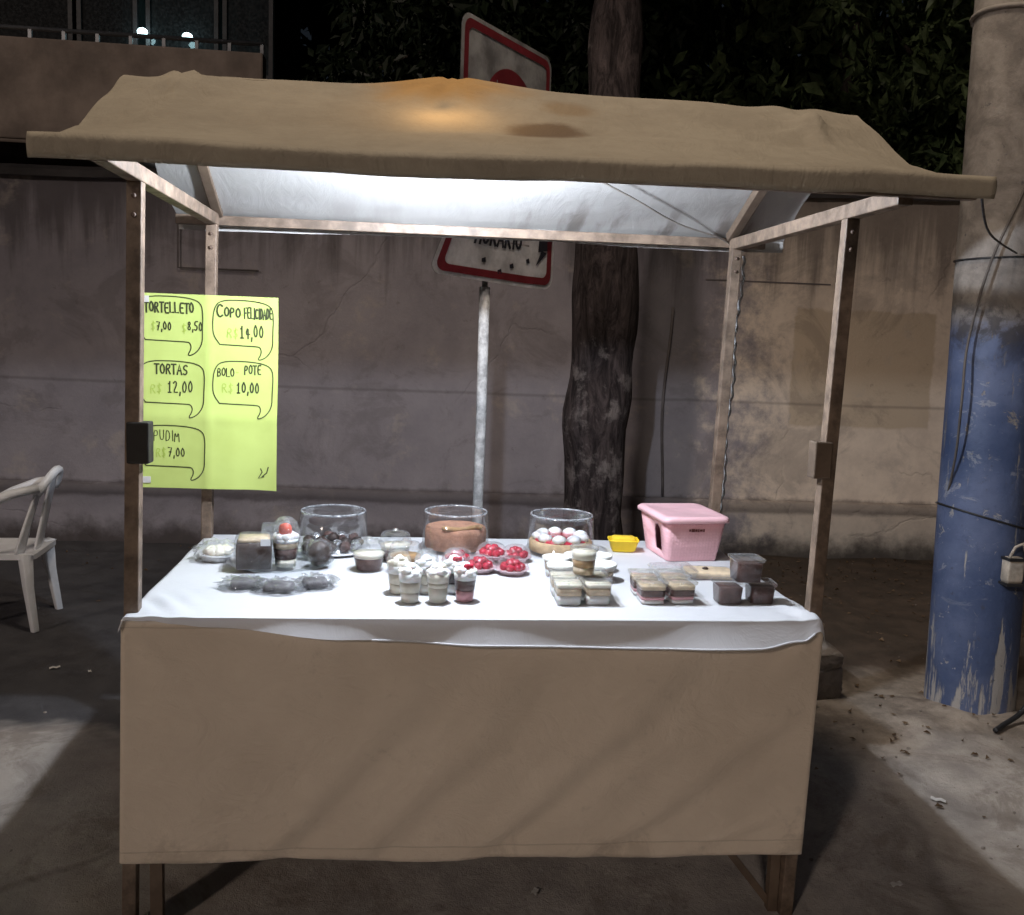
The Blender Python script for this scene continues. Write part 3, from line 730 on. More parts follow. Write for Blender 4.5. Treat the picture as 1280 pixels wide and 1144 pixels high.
for x in (-1, 1):
    for y in (0, 1):
        for z in (ZB-.05, ZB-.10):
            b = MB(); p_ = S(x, y, z); b.rbox([(.007, .007, .0065, 0), (.0065, .0065, .006, .005), (.003, .003, .0028, .007)], (0, 0, 0)); o = b.build('bolt', M_bolt, st); o.location = (p_.x, p_.y-.0195, p_.z); o.rotation_euler = (PI/2, 0, 0)
# sleeves where each front post is joined
o = MB(); o.box(-.03, .03, -.027, .027, 1.31, 1.425); o = o.build('post_sleeve', mat('black_sleeve', (.02, .018, .016), .5, .2, 9, 0), st, .004); o.location = (-.975+.0, 0, 0)
o = MB(); o.box(-.032, .022, -.026, .026, 1.31, 1.42); o = o.build('post_sleeve', M_framed, st, .004); o.location = (.99, 0, 0)

def canopy_material():
    mt, nt, out = new_mat('canopy_cloth')
    v = pos(nt); X, Y, Z = xyz(nt, v)
    n1 = noi(nt, v, 2.5, 6, .65); n2 = noi(nt, v, 14, 5, .7)
    c = mixc(nt, rmp(nt, mth(nt, 'ADD', mth(nt, 'MULTIPLY', n1, .65), mth(nt, 'MULTIPLY', n2, .35)), .35, .65), (.335, .288, .22, 1), (.41, .357, .275, 1))
    # old orange-brown stain on the front slope
    ex = mth(nt, 'DIVIDE', mth(nt, 'SUBTRACT', X, .13), .12); ey = mth(nt, 'DIVIDE', mth(nt, 'SUBTRACT', Y, .04), .075)
    dd = mth(nt, 'SQRT', mth(nt, 'ADD', mth(nt, 'MULTIPLY', ex, ex), mth(nt, 'MULTIPLY', ey, ey)))
    dd = mth(nt, 'ADD', dd, mth(nt, 'MULTIPLY', mth(nt, 'SUBTRACT', n1, .5), 1.6))
    c = mixc(nt, rmp(nt, dd, .55, 1.15, .8, 0), c, (.115, .065, .035, 1))
    ex = mth(nt, 'DIVIDE', mth(nt, 'SUBTRACT', X, .21), .10); ey = mth(nt, 'DIVIDE', mth(nt, 'SUBTRACT', Y, .24), .07)
    d2 = mth(nt, 'ADD', mth(nt, 'SQRT', mth(nt, 'ADD', mth(nt, 'MULTIPLY', ex, ex), mth(nt, 'MULTIPLY', ey, ey))), mth(nt, 'MULTIPLY', mth(nt, 'SUBTRACT', n1, .5), 1.6))
    c = mixc(nt, rmp(nt, d2, .4, 1.2, .5, 0), c, (.25, .15, .06, 1))
    ex = mth(nt, 'DIVIDE', mth(nt, 'ADD', X, .15), .27); ey = mth(nt, 'DIVIDE', mth(nt, 'SUBTRACT', Y, .36), .17)  # bulb's orange glow through the hump, painted into the cloth colour
    glow_d = mth(nt, 'ADD', mth(nt, 'SQRT', mth(nt, 'ADD', mth(nt, 'MULTIPLY', ex, ex), mth(nt, 'MULTIPLY', ey, ey))), mth(nt, 'MULTIPLY', mth(nt, 'SUBTRACT', n1, .5), 1.1))
    c = mixc(nt, rmp(nt, glow_d, .2, 1.15, .85, 0), c, (.50, .27, .075, 1))
    # mould along the rear eave
    mould = mth(nt, 'MULTIPLY', mth(nt, 'MULTIPLY', rmp(nt, Y, .80, 1.03), rmp(nt, X, .0, .5, .25, 1)), rmp(nt, noi(nt, pos(nt, (7, 1.5, 1.5)), 1.6, 5, .6), .45, .65))
    c = mixc(nt, mth(nt, 'MULTIPLY', mould, .5), c, (.2, .17, .15, 1))
    seam = mth(nt, 'MULTIPLY', win(nt, Y, -.300, -.294, .003), .35)
    c = mixc(nt, seam, c, (.14, .115, .085, 1))
    bf = N(nt, 'ShaderNodeNewGeometry').outputs['Backfacing']
    inner = mixc(nt, mth(nt, 'MULTIPLY', mould, .85), mixc(nt, n1, (.34, .33, .32, 1), (.42, .41, .395, 1)), (.15, .13, .115, 1))
    c = mixc(nt, bf, c, inner)
    weave = noi(nt, v, 160, 2)
    h = mth(nt, 'ADD', mth(nt, 'MULTIPLY', noi(nt, pos(nt, (1, 2.5, 1)), 7, 4, .6, .4), .8), mth(nt, 'MULTIPLY', weave, .06))
    h = mth(nt, 'ADD', h, mth(nt, 'MULTIPLY', rmp(nt, noi(nt, pos(nt, (2.2, 1, 1)), 5, 5, .6, 2.2), .35, .65), .35))
    nrm = bmp(nt, h, mth(nt, 'ADD', mth(nt, 'MULTIPLY', bf, -.19), .28), .02)
    p = N(nt, 'ShaderNodeBsdfPrincipled', {'Base Color': c, 'Roughness': .8, 'Normal': nrm, 'Specular IOR Level': .25})
    t = N(nt, 'ShaderNodeBsdfTranslucent', {0: (.62, .29, .075, 1)})
    mx = N(nt, 'ShaderNodeMixShader', {0: .005, 1: p.outputs[0], 2: t.outputs[0]})
    nt.links.new(mx.outputs[0], out.inputs[0]); return mt
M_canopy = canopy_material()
FY, EY = -.345, 1.075       # front and rear eaves
def canopy_pt(u, v):
    x = -1.145+2.36*u
    ye = abs(2*u-1)
    frame = -1 < x < 1.02
    if v <= .5:                       # front slope, eave to ridge
        t = v/.5
        y = FY+(RY-FY)*t; ze = ZB+.052+.014*(u-.5)*2; zr = RZ+.02*u
        z = ze+(zr-ze)*t
        edge = sstep(.80, 1., ye)
        z -= math.sin(PI*t**.8)*(.028+.022*edge*(1.5 if u > .5 else 1.))
        z -= .006*edge*max(0, (t-.5)*2)
    else:
        t = (v-.5)/.5
        y = RY+(EY-RY)*t; ze = ZB+.03+.01*(u-.5)*2; zr = RZ+.02*u
        z = zr+(ze-zr)*t - .022*math.sin(PI*t)*(.6+.4*math.sin(x*5))
        z -= .006*sstep(.80, 1., ye)*max(0, (1-2*t))
    # lamp hook pushes the cloth up, rafter ends poke it
    z += .032*math.exp(-((x+.15)/.20)**2-((y-.38)/.15)**2)
    z += .045*math.exp(-((x-.945)/.042)**2-((y-.19)/.065)**2)
    if v < .5: z -= .013*math.exp(-abs(v/.5-.50-.05*math.sin(x*2))/.07)*(.75+.25*math.sin(x*5+1))
    z += .018*math.exp(-((x+.96)/.07)**2-((y-.33)/.10)**2)
    # pulled folds
    for cx, cy in ((.945, .2), (-.96, .33), (-.15, .38)):
        dx, dy = x-cx, y-cy; rr = math.hypot(dx, dy)+.04
        z += .010*math.sin(math.atan2(dy, dx)*7+cx)*math.exp(-rr/.28)*min(1, rr/.1)
    z += .005*fbm(x*2.2, y*2.2, 3, 3) + .004*math.sin(x*3.1+y*2)
    z -= .008*(abs(fbm(x*1.1, y*3.3, 8, 3)))
    x -= .05*(1-abs(v-.5)*2)*sstep(.85, 1, u)
    x += .012*noise.noise(Vector((y*4, 1, 2)))*(1 if ye > .97 else 0)
    return S(x, y, z)
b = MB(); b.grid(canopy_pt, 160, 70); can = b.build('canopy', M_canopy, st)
def val(u, v):
    p = canopy_pt(u, 0); d = .058+.002*math.sin(u*17)
    return Vector((p.x, p.y-.006+.003*fbm(u*9, v, 1)-.008*math.sin(PI*v), p.z-d*v+.002))
b = MB(); b.grid(val, 160, 4, flip=True); o = b.build('valance', M_canopy, can); s_ = o.modifiers.new('s', 'SOLIDIFY'); s_.thickness = .004
def valr(u, v):
    p = canopy_pt(u, 1); return Vector((p.x, p.y+.004, p.z-.045*v))
b = MB(); b.grid(valr, 80, 3); b.build('rear_hem', M_canopy, can)

def skirt_material():
    mt, nt, out = new_mat('skirt_cloth')
    v = pos(nt); n1 = noi(nt, v, 1.6, 5, .6); n2 = noi(nt, v, 12, 5, .7)
    c = mixc(nt, rmp(nt, n1, .3, .7), (.60, .50, .395, 1), (.71, .60, .48, 1))
    c = mixc(nt, rmp(nt, n2, .6, .75, 0, .25), c, (.37, .30, .24, 1))
    Z = xyz(nt, v)[2]
    stitch = mth(nt, 'MAXIMUM', win(nt, Z, .186, .189, .002), win(nt, Z, .852, .855, .002))
    c = mixc(nt, mth(nt, 'MULTIPLY', stitch, .35), c, (.25, .2, .15, 1))
    stain = rmp(nt, mth(nt, 'ADD', noi(nt, v, 3.2, 7, .75, .5), rmp(nt, Z, .12, .4, .1, 0)), .6, .72, 0, .35)
    c = mixc(nt, stain, c, (.30, .235, .175, 1))
    h = mth(nt, 'ADD', mth(nt, 'MULTIPLY', noi(nt, pos(nt, (1.2, 1, 1.8)), 4, 5, .6, 1.2), .9), mth(nt, 'ADD', mth(nt, 'MULTIPLY', noi(nt, v, 180, 2), .06), mth(nt, 'MULTIPLY', noi(nt, v, 14, 4, .6, .8), .18)))
    h = mth(nt, 'SUBTRACT', h, mth(nt, 'MULTIPLY', stitch, .12))
    princ(nt, out, c, .8, bmp(nt, h, .4, .03), **{'Specular IOR Level': .2, 'Sheen Weight': .15})
    return mt
M_skirt = skirt_material()
def skirt_pt(u, v):
    # v 0 top .. 1 bottom; u runs round from the left return to the right return
    W0 = 1.018
    s = -W0-.16+(2*W0+.32)*u
    z = .872-.715*v-.022*u*v
    if s < -W0: x, y = -W0, -.046+(-W0-s)
    elif s > W0: x, y = W0, -.046+(s-W0)
    else: x, y = s, -.046
    # long slack folds running up to the right, a few from the top corners
    fd = 0
    for k, (a, b_, ph, am) in enumerate(((-.62, .55, 0, .014), (-.35, .60, 1, .012), (-.02, .72, 2, .013), (.33, .95, 3, .010), (.62, 1.6, 4, .006))):
        d = (x-a)-(1-v)*b_*1.05+.05*noise.noise(Vector((v*3, k*7., 1)))+.10*(v-.5)**2
        wd = .05+.07*(1-v)*(1+.3*math.sin(k*2.1))
        fd += am*math.exp(-(d/wd)**2)*sstep(0, .25, v)*sstep(0, .12, 1.02-v) - am*.7*math.exp(-((d-.085)/(wd*.9))**2)*sstep(0, .25, v)
    for cx, sg_ in ((-1.0, 1), (1.0, -1)):
        dx, dz = (x-cx)*sg_, v*.72
        a = math.atan2(dz, max(dx, 1e-4)); rr = math.hypot(dx, dz)
        fd += .008*math.sin(a*7+.5)*math.exp(-rr/.3)*min(1, rr/.08)
    fd += .010*fbm(x*1.3, z*1.3, 4, 3)
    lim = min(1, (1.03-abs(x))/.12)
    if abs(s) <= W0: y -= .7*fd*lim
    z += .004*math.sin(x*9)*v + .006*fbm(x*3, 2, 2)*v
    x += LEAN*(z-.88)
    return (x, y, z)
b = MB(); b.grid(skirt_pt, 260, 60, flip=True); o = b.build('counter_skirt', M_skirt, st)
s_ = o.modifiers.new('s', 'SOLIDIFY'); s_.thickness = .003; s_.offset = 1

# tablecloth
def cloth_material():
    mt, nt, out = new_mat('white_tablecloth')
    v = pos(nt)
    h = noi(nt, pos(nt, (1.4, 2.2, 1)), 5, 5, .6, .8)
    nrm = bmp(nt, h, .22, .02)
    c = mixc(nt, rmp(nt, noi(nt, v, 3, 4), .3, .7), (.76, .76, .78, 1), (.82, .82, .84, 1))
    p = N(nt, 'ShaderNodeBsdfPrincipled', {'Base Color': c, 'Roughness': .55, 'Normal': nrm, 'Specular IOR Level': .3})
    t = N(nt, 'ShaderNodeBsdfTranslucent', {0: (.8, .8, .82, 1), 'Normal': nrm})
    mx = N(nt, 'ShaderNodeMixShader', {0: .25, 1: p.outputs[0], 2: t.outputs[0]})
    nt.links.new(mx.outputs[0], out.inputs[0]); return mt
M_cloth = cloth_material()
TT = .886
CX0, CX1, CY0, CY1 = -1.01, 1.002, -.052, 1.05
def hang(x):
    t = (x+1)/2
    pts = ((-.1, .0), (0, .010), (.12, .028), (.3, .058), (.5, .072), (.72, .080), (.90, .078), (.97, .058), (1.0, .035), (1.1, .02))
    for (a, ha), (c, hc) in zip(pts, pts[1:]):
        if a <= t <= c: return ha+(hc-ha)*sstep(a, c, t)
    return .03
def cloth_pt(u, v):
    s = -1.05+2.085*u
    if v < .75: yy = CY1+.06-(CY1+.06-CY0)*(v/.75); drop = 0
    else: yy = CY0; drop = (v-.75)/.25*hang(s)
    x, y, z = s, yy, TT
    exl = max(0, CX0-s); exr = max(0, s-CX1)
    x = min(max(s, CX0), CX1)
    z -= exl*.9+exr*.9; x += exr*.35-exl*.35
    if yy > CY1: z -= (yy-CY1)*.9; y = CY1+(yy-CY1)*.3
    rnd = .012
    if drop > 0:
        z -= drop; y -= .006+.022*(drop/.08)**1.6+.006*math.sin(s*11+1)*drop/.08+.01*noise.noise(Vector((s*5, drop*9, 1)))*drop/.08
        if s > .5: y -= .012*sstep(.5, 1., s)*drop/.06
    else:
        f_ = max(0, 1-(yy-CY0)/.03); z -= .004*f_*f_
    # the end corners are rucked up
    k = math.exp(-((s-.99)/.09)**2-((yy-.02)/.10)**2); z += .02*k*(.6+math.sin(s*60+yy*30)*.4)*(1 if drop == 0 else .5)
    k = math.exp(-((s+.93)/.09)**2-((yy-.07)/.11)**2); z += .012*k*(.5+.5*math.sin(s*70+yy*45))
    z += .0016*fbm(s*4, yy*5, 1, 3)*(1 if drop == 0 else 0)
    return (x+.004*noise.noise(Vector((yy*6, 3, 1))), y, z)
b = MB(); b.grid(cloth_pt, 220, 130, flip=True)
tc_ = tag(b.build('tablecloth', M_cloth), 'thin white plastic cloth spread over the stall counter, its front edge hanging', 'tablecloth')
b = MB(); b.tube([Vector(cloth_pt(i/150, 1.)) + Vector((0, -.001, 0)) for i in range(52, 147)], .003, 6); b.build('rolled_hem', M_cloth, tc_)

# ------------------------------------------------------------------ lamp and its wires
LX, LY, LZ = -.155, .20, 2.22
lb = thing('light_bulb', 'bright white bulb hanging under the middle of the canopy ridge', 'light bulb', (LX, LY, LZ))
M_bulb = glow('bulb_glow', (.80, .88, 1, 1), 4900)
b = MB(); b.lathe([(.004, -.030), (.016, -.026), (.026, -.014), (.030, 0), (.026, .014), (.018, .024), (.014, .028)], seg=16, cap0=True); b.build('globe', M_bulb, lb)
M_white = mat('lamp_white', (.75, .75, .75), .4, .05, 9, 0)
b = MB(); b.lathe([(.014, .028), (.017, .032), (.017, .055), (.008, .062)], seg=12, cap1=True); b.build('socket', M_white, lb)
cable('grey lamp wire sagging below the rear slope of the canopy', [(LX, LY, LZ+.06), (-.16, .3, 2.37), (-.1, .40, 2.40), (.1, .50, 2.34), (.36, .62, 2.255), (.55, .74, 2.20), (.75, .88, 2.14), (.955, .99, 2.105), (1.04, 1.06, 2.07)], .0035, M_wire_g, 'lamp_wire')
tw = [(1.082+.004*math.sin(i*2.1)+.005*math.sin(i*.35)-.0006*i, 1.072+.004*math.cos(i*2.1), 2.05-i*.0225) for i in range(50)]
cable('white twisted cord hanging down beside the rear right post', tw, .0055, M_wirew, 'power_cord')

# ------------------------------------------------------------------ price poster
def poster_material():
    mt, nt, out = new_mat('poster_card')
    v = pos(nt)
    c = mixc(nt, rmp(nt, noi(nt, v, 4, 4), .3, .7), (.50, .60, .165, 1), (.55, .66, .195, 1))
    p = N(nt, 'ShaderNodeBsdfPrincipled', {'Base Color': c, 'Roughness': .7, 'Normal': bmp(nt, noi(nt, v, 3, 3), .3, .02), 'Specular IOR Level': .25})
    nt.links.new(p.outputs[0], out.inputs[0]); return mt
M_poster = poster_material()
M_ink = mat('marker_ink', (.045, .055, .02), .6, .1, 9, 0)
M_ink2 = mat('pale_ink', (.40, .52, .09), .6, .1, 9, 0)
po = thing('price_poster', 'yellow green handwritten price card tied to the rear left post', 'price sign', (-1.235, .955, 1.083))
PW, PH = .506, .722
def pp(a, c, off=0.):
    # a: metres from the left edge, c: metres up
    cr = .007*math.exp(-abs(c-PH*.37)/.03)+.006*math.exp(-abs(a-PW*.5)/.025)
    curl = .035*max(0, (a-PW*.72)/(PW*.28))**2*(.4+.6*max(0, 1-c/PH*1.5))
    return Vector((a, -off-.012*math.sin(PI*a/PW)*.6-.006*math.sin(c*9)+.004*math.sin(a*14)-cr-curl, c))
b = MB(); b.grid(lambda u, v: pp(u*PW, v*PH), 30, 40); b.grid(lambda u, v: pp(u*PW, v*PH, -.002), 30, 40, flip=True); b.build('card', M_poster, po)
def q(px, py):          # a spot on the card measured off the photograph's card (170 x 241 units, level)
    return ((px-171.5)/176.5*PW, PH-(py-367-.035*(px-178))/241*PH)
def bubble(x0, x1, y0, y1):
    pts = [(x0+8, y1-3), (x0, y1-14), (x0-1, (y0+y1)/2), (x0+1, y0+10), (x0+9, y0), ((x0+x1)/2, y0), (x1-14, y0+3), (x1-2, y0+9), (x1, y0+22), (x1-1, y1-14), (x1-1, y1+2), (x1-9, y1+14), (x1-21, y1+18), (x1-15, y1+8), (x1-17, y1+1), (x1-22, y1), ((x0+x1)/2, y1-1), (x0+8, y1-3)]
    b = MB(); ribbon(b, smooth2([q(*p) for p in pts], it=2), .0042, lambda a, c: pp(a, c, .0012)); return b.build('speech_bubble', M_ink, po)
for r in ((172, 253, 371, 427), (266, 342, 376, 433), (172, 255, 450, 504), (266, 342, 451, 506), (172, 256, 530, 583)): bubble(*r)
def say(txt, px, py, w_px, h_px, st=.0045, ink=None, seed=1):
    x, y = q(px, py); b = MB()
    write(b, txt, x, y, w_px/176.5*PW, h_px/241*PH, st, lambda a, c: pp(a, c, .0014), .06, seed); return b.build('lettering', ink or M_ink, po)
say('TORTELLETO', 179.5, 390, 6.3, 12, .0062, None, 1)
say('$', 187, 413, 7, 10, .003, M_ink2, 2); say('7,00', 194, 412, 5.6, 10, .0045, None, 3)
say('$', 226, 415, 7, 10, .003, M_ink2, 4); say('8,50', 233, 413, 5.8, 11, .0045, None, 5)
say('C', 270, 397, 10.5, 16, .0066, None, 6); say('OPO', 280, 396, 7.2, 11, .006, None, 6); say('-', 300, 397, 5, 8, .004, M_ink2); say('FELICIDADE', 305, 398, 4.0, 13, .0052, None, 7)
say('R$', 283, 421, 8, 11, .003, M_ink2, 8); say('14,00', 299, 422, 7., 15, .0052, None, 9)
say('TORTAS', 191, 466, 7.2, 12, .0058, None, 10); say('R$', 186, 490, 8, 11, .003, M_ink2, 11); say('12,00', 207, 489, 7.6, 14, .005, None, 12)
say('BOLO', 271, 469, 5.6, 10, .0042, None, 13); say('-', 294, 468, 5, 8, .004, M_ink2); say('POTE', 305, 467, 5.6, 11, .005, None, 14); say('R$', 277, 490, 8, 11, .003, M_ink2, 15); say('10,00', 295, 490, 6.8, 13, .0052, None, 16)
say('PUDIM', 190, 549, 7.6, 13, .003, None, 17); say('R$', 193, 569, 7, 11, .003, M_ink2, 18); say('7,00', 208, 569, 6.6, 11, .004, None, 19)
b = MB()
ribbon(b, [q(327, 586), q(329, 590), q(324, 598), q(331, 596)], .0045, lambda a, c: pp(a, c, .0012)); ribbon(b, [q(337, 584), q(335, 591), q(329, 596)], .0045, lambda a, c: pp(a, c, .0012)); b.build('pen_mark', M_ink, po)
for a, c in ((.02, .70), (.02, .03)):
    b = MB(); b.box(a-.02, a+.02, -.004, -.002, c-.012, c+.012); b.build('tape', M_paper, po)

# ------------------------------------------------------------------ sweets on the counter
T0 = .888
M_clear = clear_plastic('clear_plastic', veil=.055)
M_wrap = clear_plastic('cling_wrap', (.975, .98, .985), .10, 1., .8)
M_glass = clear_plastic('clear_glass', (.93, .95, .96), .05, 1.)
M_cream = mat('cream', (.86, .81, .68), .6, .08, 20, .3, 60, .004, sss=.1)
M_whip = mat('whipped_cream', (.90, .89, .87), .55, .05, 20, .3, 40, .004, sss=.15)
M_milk = mat('milk_cream', (.76, .70, .56), .55, .15, 20, .2)
M_choc = mat('chocolate', (.040, .022, .016), .45, .3, 25, .4, 90, .003)
M_cocoa = mat('cocoa_cake', (.085, .042, .034), .8, .35, 40, .8, 120, .004)
M_sponge = mat('carrot_sponge', (.40, .20, .125), .8, .25, 30, .7, 110, .004)
M_dulce = mat('caramel', (.40, .235, .10), .5, .25, 15, .3)
M_tan = mat('peanut_layer', (.60, .47, .32), .65, .2, 25, .5)
M_berry = mat('strawberry_glaze', (.42, .012, .035), .22, .3, 25, .3, 90, .003, spec=.6)
M_pinkc = mat('pink_cream', (.62, .30, .32), .5, .15, 20, .2)
M_biscuit = mat('biscuit_crust', (.52, .36, .20), .8, .2, 30, .6)
M_tray = mat('white_card_tray', (.72, .72, .73), .5, .06, 9, .05)
M_foil = mat('silver_foil', (.55, .55, .58), .28, .2, 20, 1., 45, .01, metal=.85)
M_yel = mat('yellow_plastic', (.78, .55, .02), .4, .1, 9, .05)
M_yel2 = mat('yellow_sponge', (.72, .50, .03), .9, .1, 30, .6, 90)

def layers(name, mb_prof, m_, parent, seg=24):
    b = MB(); b.lathe(mb_prof, seg=seg, cap0=True, cap1=True); return b.build(name, m_, parent)

# --- dessert cups
def dessert_cup(label, loc, fill, topm, piece, dome=False, rz=0., group='dessert cups in the front row', top_seed=1.):
    t = thing('dessert_cup', label, 'dessert cup', loc, rz, group)
    b = MB(); b.lathe([(.026, .0), (.0265, .002), (.0365, .088), (.0385, .089), (.0385, .092), (.036, .092)], seg=26, cap0=True); b.build('cup', M_clear, t)
    for z0, z1, m_ in fill:
        r0, r1 = .0255+.0098*z0/.088, .0255+.0098*z1/.088
        b = MB(); b.lathe([(r0, z0+.002), (r1, z1)], seg=24, cap0=True, cap1=True, wob=lambda a, i: 1-.006*(1+math.sin(a*3+z0*90))); b.build('layer', m_, t)
    b = MB()
    for k in range(7):
        a = k*PI*2/6+top_seed; r = .020 if k < 6 else 0
        b.blob((r*math.cos(a), r*math.sin(a), .093+(.014 if k == 6 else .004*math.sin(a*2))), (.018, .018, .013), 8, .35, k+top_seed)
    b.build('topping', topm, t)
    if piece:
        b = MB()
        for k, (x, y) in enumerate(((.004, -.016), (.015, -.004), (-.006, .002))): b.blob((x, y, .110-.002*k), (.011, .009, .009), 8, .3, k+3.)
        b.build('fruit_piece', piece, t)
    if dome:
        b = MB(); b.lathe([(.038, .093), (.040, .095), (.038, .108), (.031, .127), (.018, .139), (.008, .141)], seg=26, cap1=True); b.build('lid', M_clear, t)
    return t
W3 = [(0, .03, M_cream), (.03, .062, M_milk), (.062, .09, M_whip)]
dessert_cup('first cup from the left in the front row, topped with white cream curls', (-.222, .115, T0), W3, M_whip, None, False, 0, top_seed=1.)
dessert_cup('middle cup of the front row, cream with a yellow drop on top', (-.138, .115, T0), [(0, .045, M_cream), (.045, .06, M_milk), (.06, .09, M_cream)], M_whip, M_cream, False, 1, top_seed=2.)
dessert_cup('front row cup with a dark chocolate band and red fruit on top', (-.055, .13, T0), [(0, .034, M_pinkc), (.034, .066, M_cocoa), (.066, .09, M_whip)], M_whip, M_berry, False, 0, top_seed=3.)
dessert_cup('domed cream cup standing behind the leftmost front cup', (-.258, .215, T0), W3, M_cream, None, True, 0, 'domed dessert cups in the second row', 4.)
dessert_cup('domed cream cup standing behind the middle front cup', (-.172, .22, T0), W3, M_whip, None, True, 0, 'domed dessert cups in the second row', 5.)
dessert_cup('domed cup with chocolate layer behind the fruit topped front cup', (-.085, .225, T0), [(0, .03, M_whip), (.03, .066, M_choc), (.066, .09, M_whip)], M_whip, M_berry, True, 0, 'domed dessert cups in the second row', 6.)

# --- domed tubs of layered cream
def domed_tub(label, loc, topm, rz=0.):
    t = thing('dessert_tub', label, 'dessert tub', loc, rz, 'round domed dessert tubs')
    b = MB(); b.lathe([(.040, 0), (.042, .002), (.054, .062), (.060, .063), (.060, .067), (.055, .067)], seg=32, cap0=True); b.build('tub', M_clear, t)
    layers('layer', [(.0395, .003), (.050, .046)], M_cocoa, t); layers('layer', [(.050, .0465), (.053, .061)], topm, t)
    b = MB(); b.lathe([(.061, .066), (.061, .071), (.056, .073), (.052, .094), (.046, .103), (.012, .106), (.011, .116), (.004, .118)], seg=32, cap1=True); b.build('lid', M_clear, t)
    return t
domed_tub('round domed tub of pale cream over chocolate, beside the chocolate cake dome', (-.362, .50, T0), M_cream)
domed_tub('round domed tub of cream over caramel, behind the row of cups', (-.238, .475, T0), M_dulce)
domed_tub('domed tub at the back between the two left cake domes', (-.275, .64, T0), M_cream)

# --- cake domes
def cake_dome(label, loc, r, h, rz=0.):
    t = thing('cake_dome', label, 'cake dome', loc, rz, 'clear domes over whole cakes')
    b = MB(); b.lathe([(r*.94, 0), (r+.012, .008), (r+.014, .011), (r*.98, .010), (r*.9, .006)], seg=44, cap0=True, cap1=True); b.build('base_tray', M_tray if 'tray' in label else M_clear, t)
    b = MB(); b.lathe([(r+.008, .012), (r+.006, .018), (r-.002, .020), (r*.95, h*.93), (r*.93, h*.985), (r*.90, h)], seg=44); b.build('lid_side', M_clear, t)
    b = MB(); b.lathe([(r*.90, h), (r*.87, h+.002), (r*.84, h-.006), (0.001, h-.008)], seg=44); b.build('lid_top', M_clear, t)
    b = MB(); b.lathe([(r*.905+.0035*math.cos(a), h+.0035*math.sin(a)) for a in [2*PI*k/8 for k in range(9)]], seg=48); b.build('lid_rim', M_rim, t)
    return t
M_rim = clear_plastic('lid_rim_plastic', (.85, .87, .9), .5, 1.5)
c1 = (-.505, .80, T0)
cake_dome('clear dome on a white tray over dark chocolate sweets', c1, .128, .148)
ct = thing('chocolate_sweets', 'tray of wrapped dark chocolate sweets under the leftmost dome', 'sweets', (c1[0], c1[1], T0+.011))
rng = random.Random(4); k = 0
for ring_r, cnt in ((.0, 1), (.045, 6), (.092, 11)):
    for i in range(cnt):
        a = 2*PI*i/cnt+ring_r*20; b = MB(); b.blob((0, 0, 0), (.021, .021, .019), 7, .3, k)
        o = b.build('sweet', (M_choc, M_cocoa, M_foil)[k % 3], ct); o.location = (ring_r*math.cos(a), ring_r*math.sin(a), .017+(.018 if ring_r < .01 else .006*rng.random())); k += 1
c2 = (-.052, .83, T0)
cake_dome('clear dome over a tall orange brown frosted cake', c2, .128, .148)
ck = thing('caramel_cake', 'round orange brown frosted cake under the middle dome', 'cake', (c2[0], c2[1], T0+.011))
b = MB(); b.lathe([(.108, 0), (.115, .006), (.116, .066), (.112, .078), (.100, .082), (.06, .080), (.03, .082), (.002, .081)], seg=40, cap0=True, wob=lambda a, i: 1+.018*noise.noise(Vector((math.cos(a)*3, math.sin(a)*3, i*.7)))); b.build('frosted_sponge', M_sponge, ck)
b = MB()
b.tube([(.02+.075*math.cos(a), -.085+.02*math.sin(a*2), .087+.003*math.sin(a*3)) for a in [PI*.1+k*.28 for k in range(10)]], .009, 8); b.build('frosting_swirl', M_dulce, ck)
c3 = (.345, .80, T0)
cake_dome('clear dome over a red topped cake with white cream dollops', c3, .128, .148)
ck = thing('berry_cake', 'biscuit base cake with red glaze and white dollops under the dome nearest the pink basket', 'cake', (c3[0], c3[1], T0+.011))
b = MB(); b.lathe([(.112, 0), (.118, .004), (.119, .038), (.112, .042), (.10, .040)], seg=40, cap0=True, cap1=True, wob=lambda a, i: 1+.02*math.sin(a*22)*(i in (1, 2, 3))); b.build('biscuit_crust', M_biscuit, ck)
b = MB(); b.lathe([(.100, .040), (.098, .047), (.05, .052), (.002, .053)], seg=36); b.build('red_glaze', M_berry, ck)
for i in range(9):
    a = 2*PI*i/9+.3; b = MB()
    b.lathe([(.022, 0), (.026, .007), (.025, .015), (.019, .022), (.009, .027), (.001, .028)], seg=14, wob=lambda a_, j: 1+.10*math.sin(a_*6+j*.6)); o = b.build('cream_dollop', M_whip, ck); o.location = (.083*math.cos(a), .083*math.sin(a), .044)

M_grey = mat('shade_grey', (.12, .11, .115), .6, .5, 30, .6)  # dark grey standing in for the sweets' shadows on the cloth
# --- plate with sweets on the left
PZ = T0+.010
cs = thing('glass_plate', 'clear glass plate holding wrapped sweets at the left end of the counter', 'plate', (-.664, .565, T0))
b = MB(); b.lathe([(.10, .001), (.105, 0), (.150, .006), (.178, .016), (.180, .019), (.172, .017), (.150, .009), (.06, .0085), (.002, .0085)], seg=52); b.build('plate_dish', M_glass, cs)
t = thing('chocolate_cake_slice', 'square slab of dark chocolate cake wrapped in film on the glass plate', 'cake slice', (-.742, .49, PZ), .12)
t.scale = (1.12, 1.12, 1.12)
b = MB(); b.rbox([(.050, .045, .008, .002), (.052, .046, .010, .04), (.051, .045, .010, .074), (.046, .040, .010, .082)]); b.build('sponge', M_choc, t)
b = MB(); b.rbox([(.047, .042, .010, .0825), (.044, .038, .010, .092)], (.0, .0, 0)); b.build('topping', M_tan, t)
b = MB(); b.rbox([(.057, .051, .012, .001), (.058, .052, .012, .05), (.055, .049, .014, .088), (.040, .034, .014, .100)], cap0=False); b.build('film', M_wrap, t)
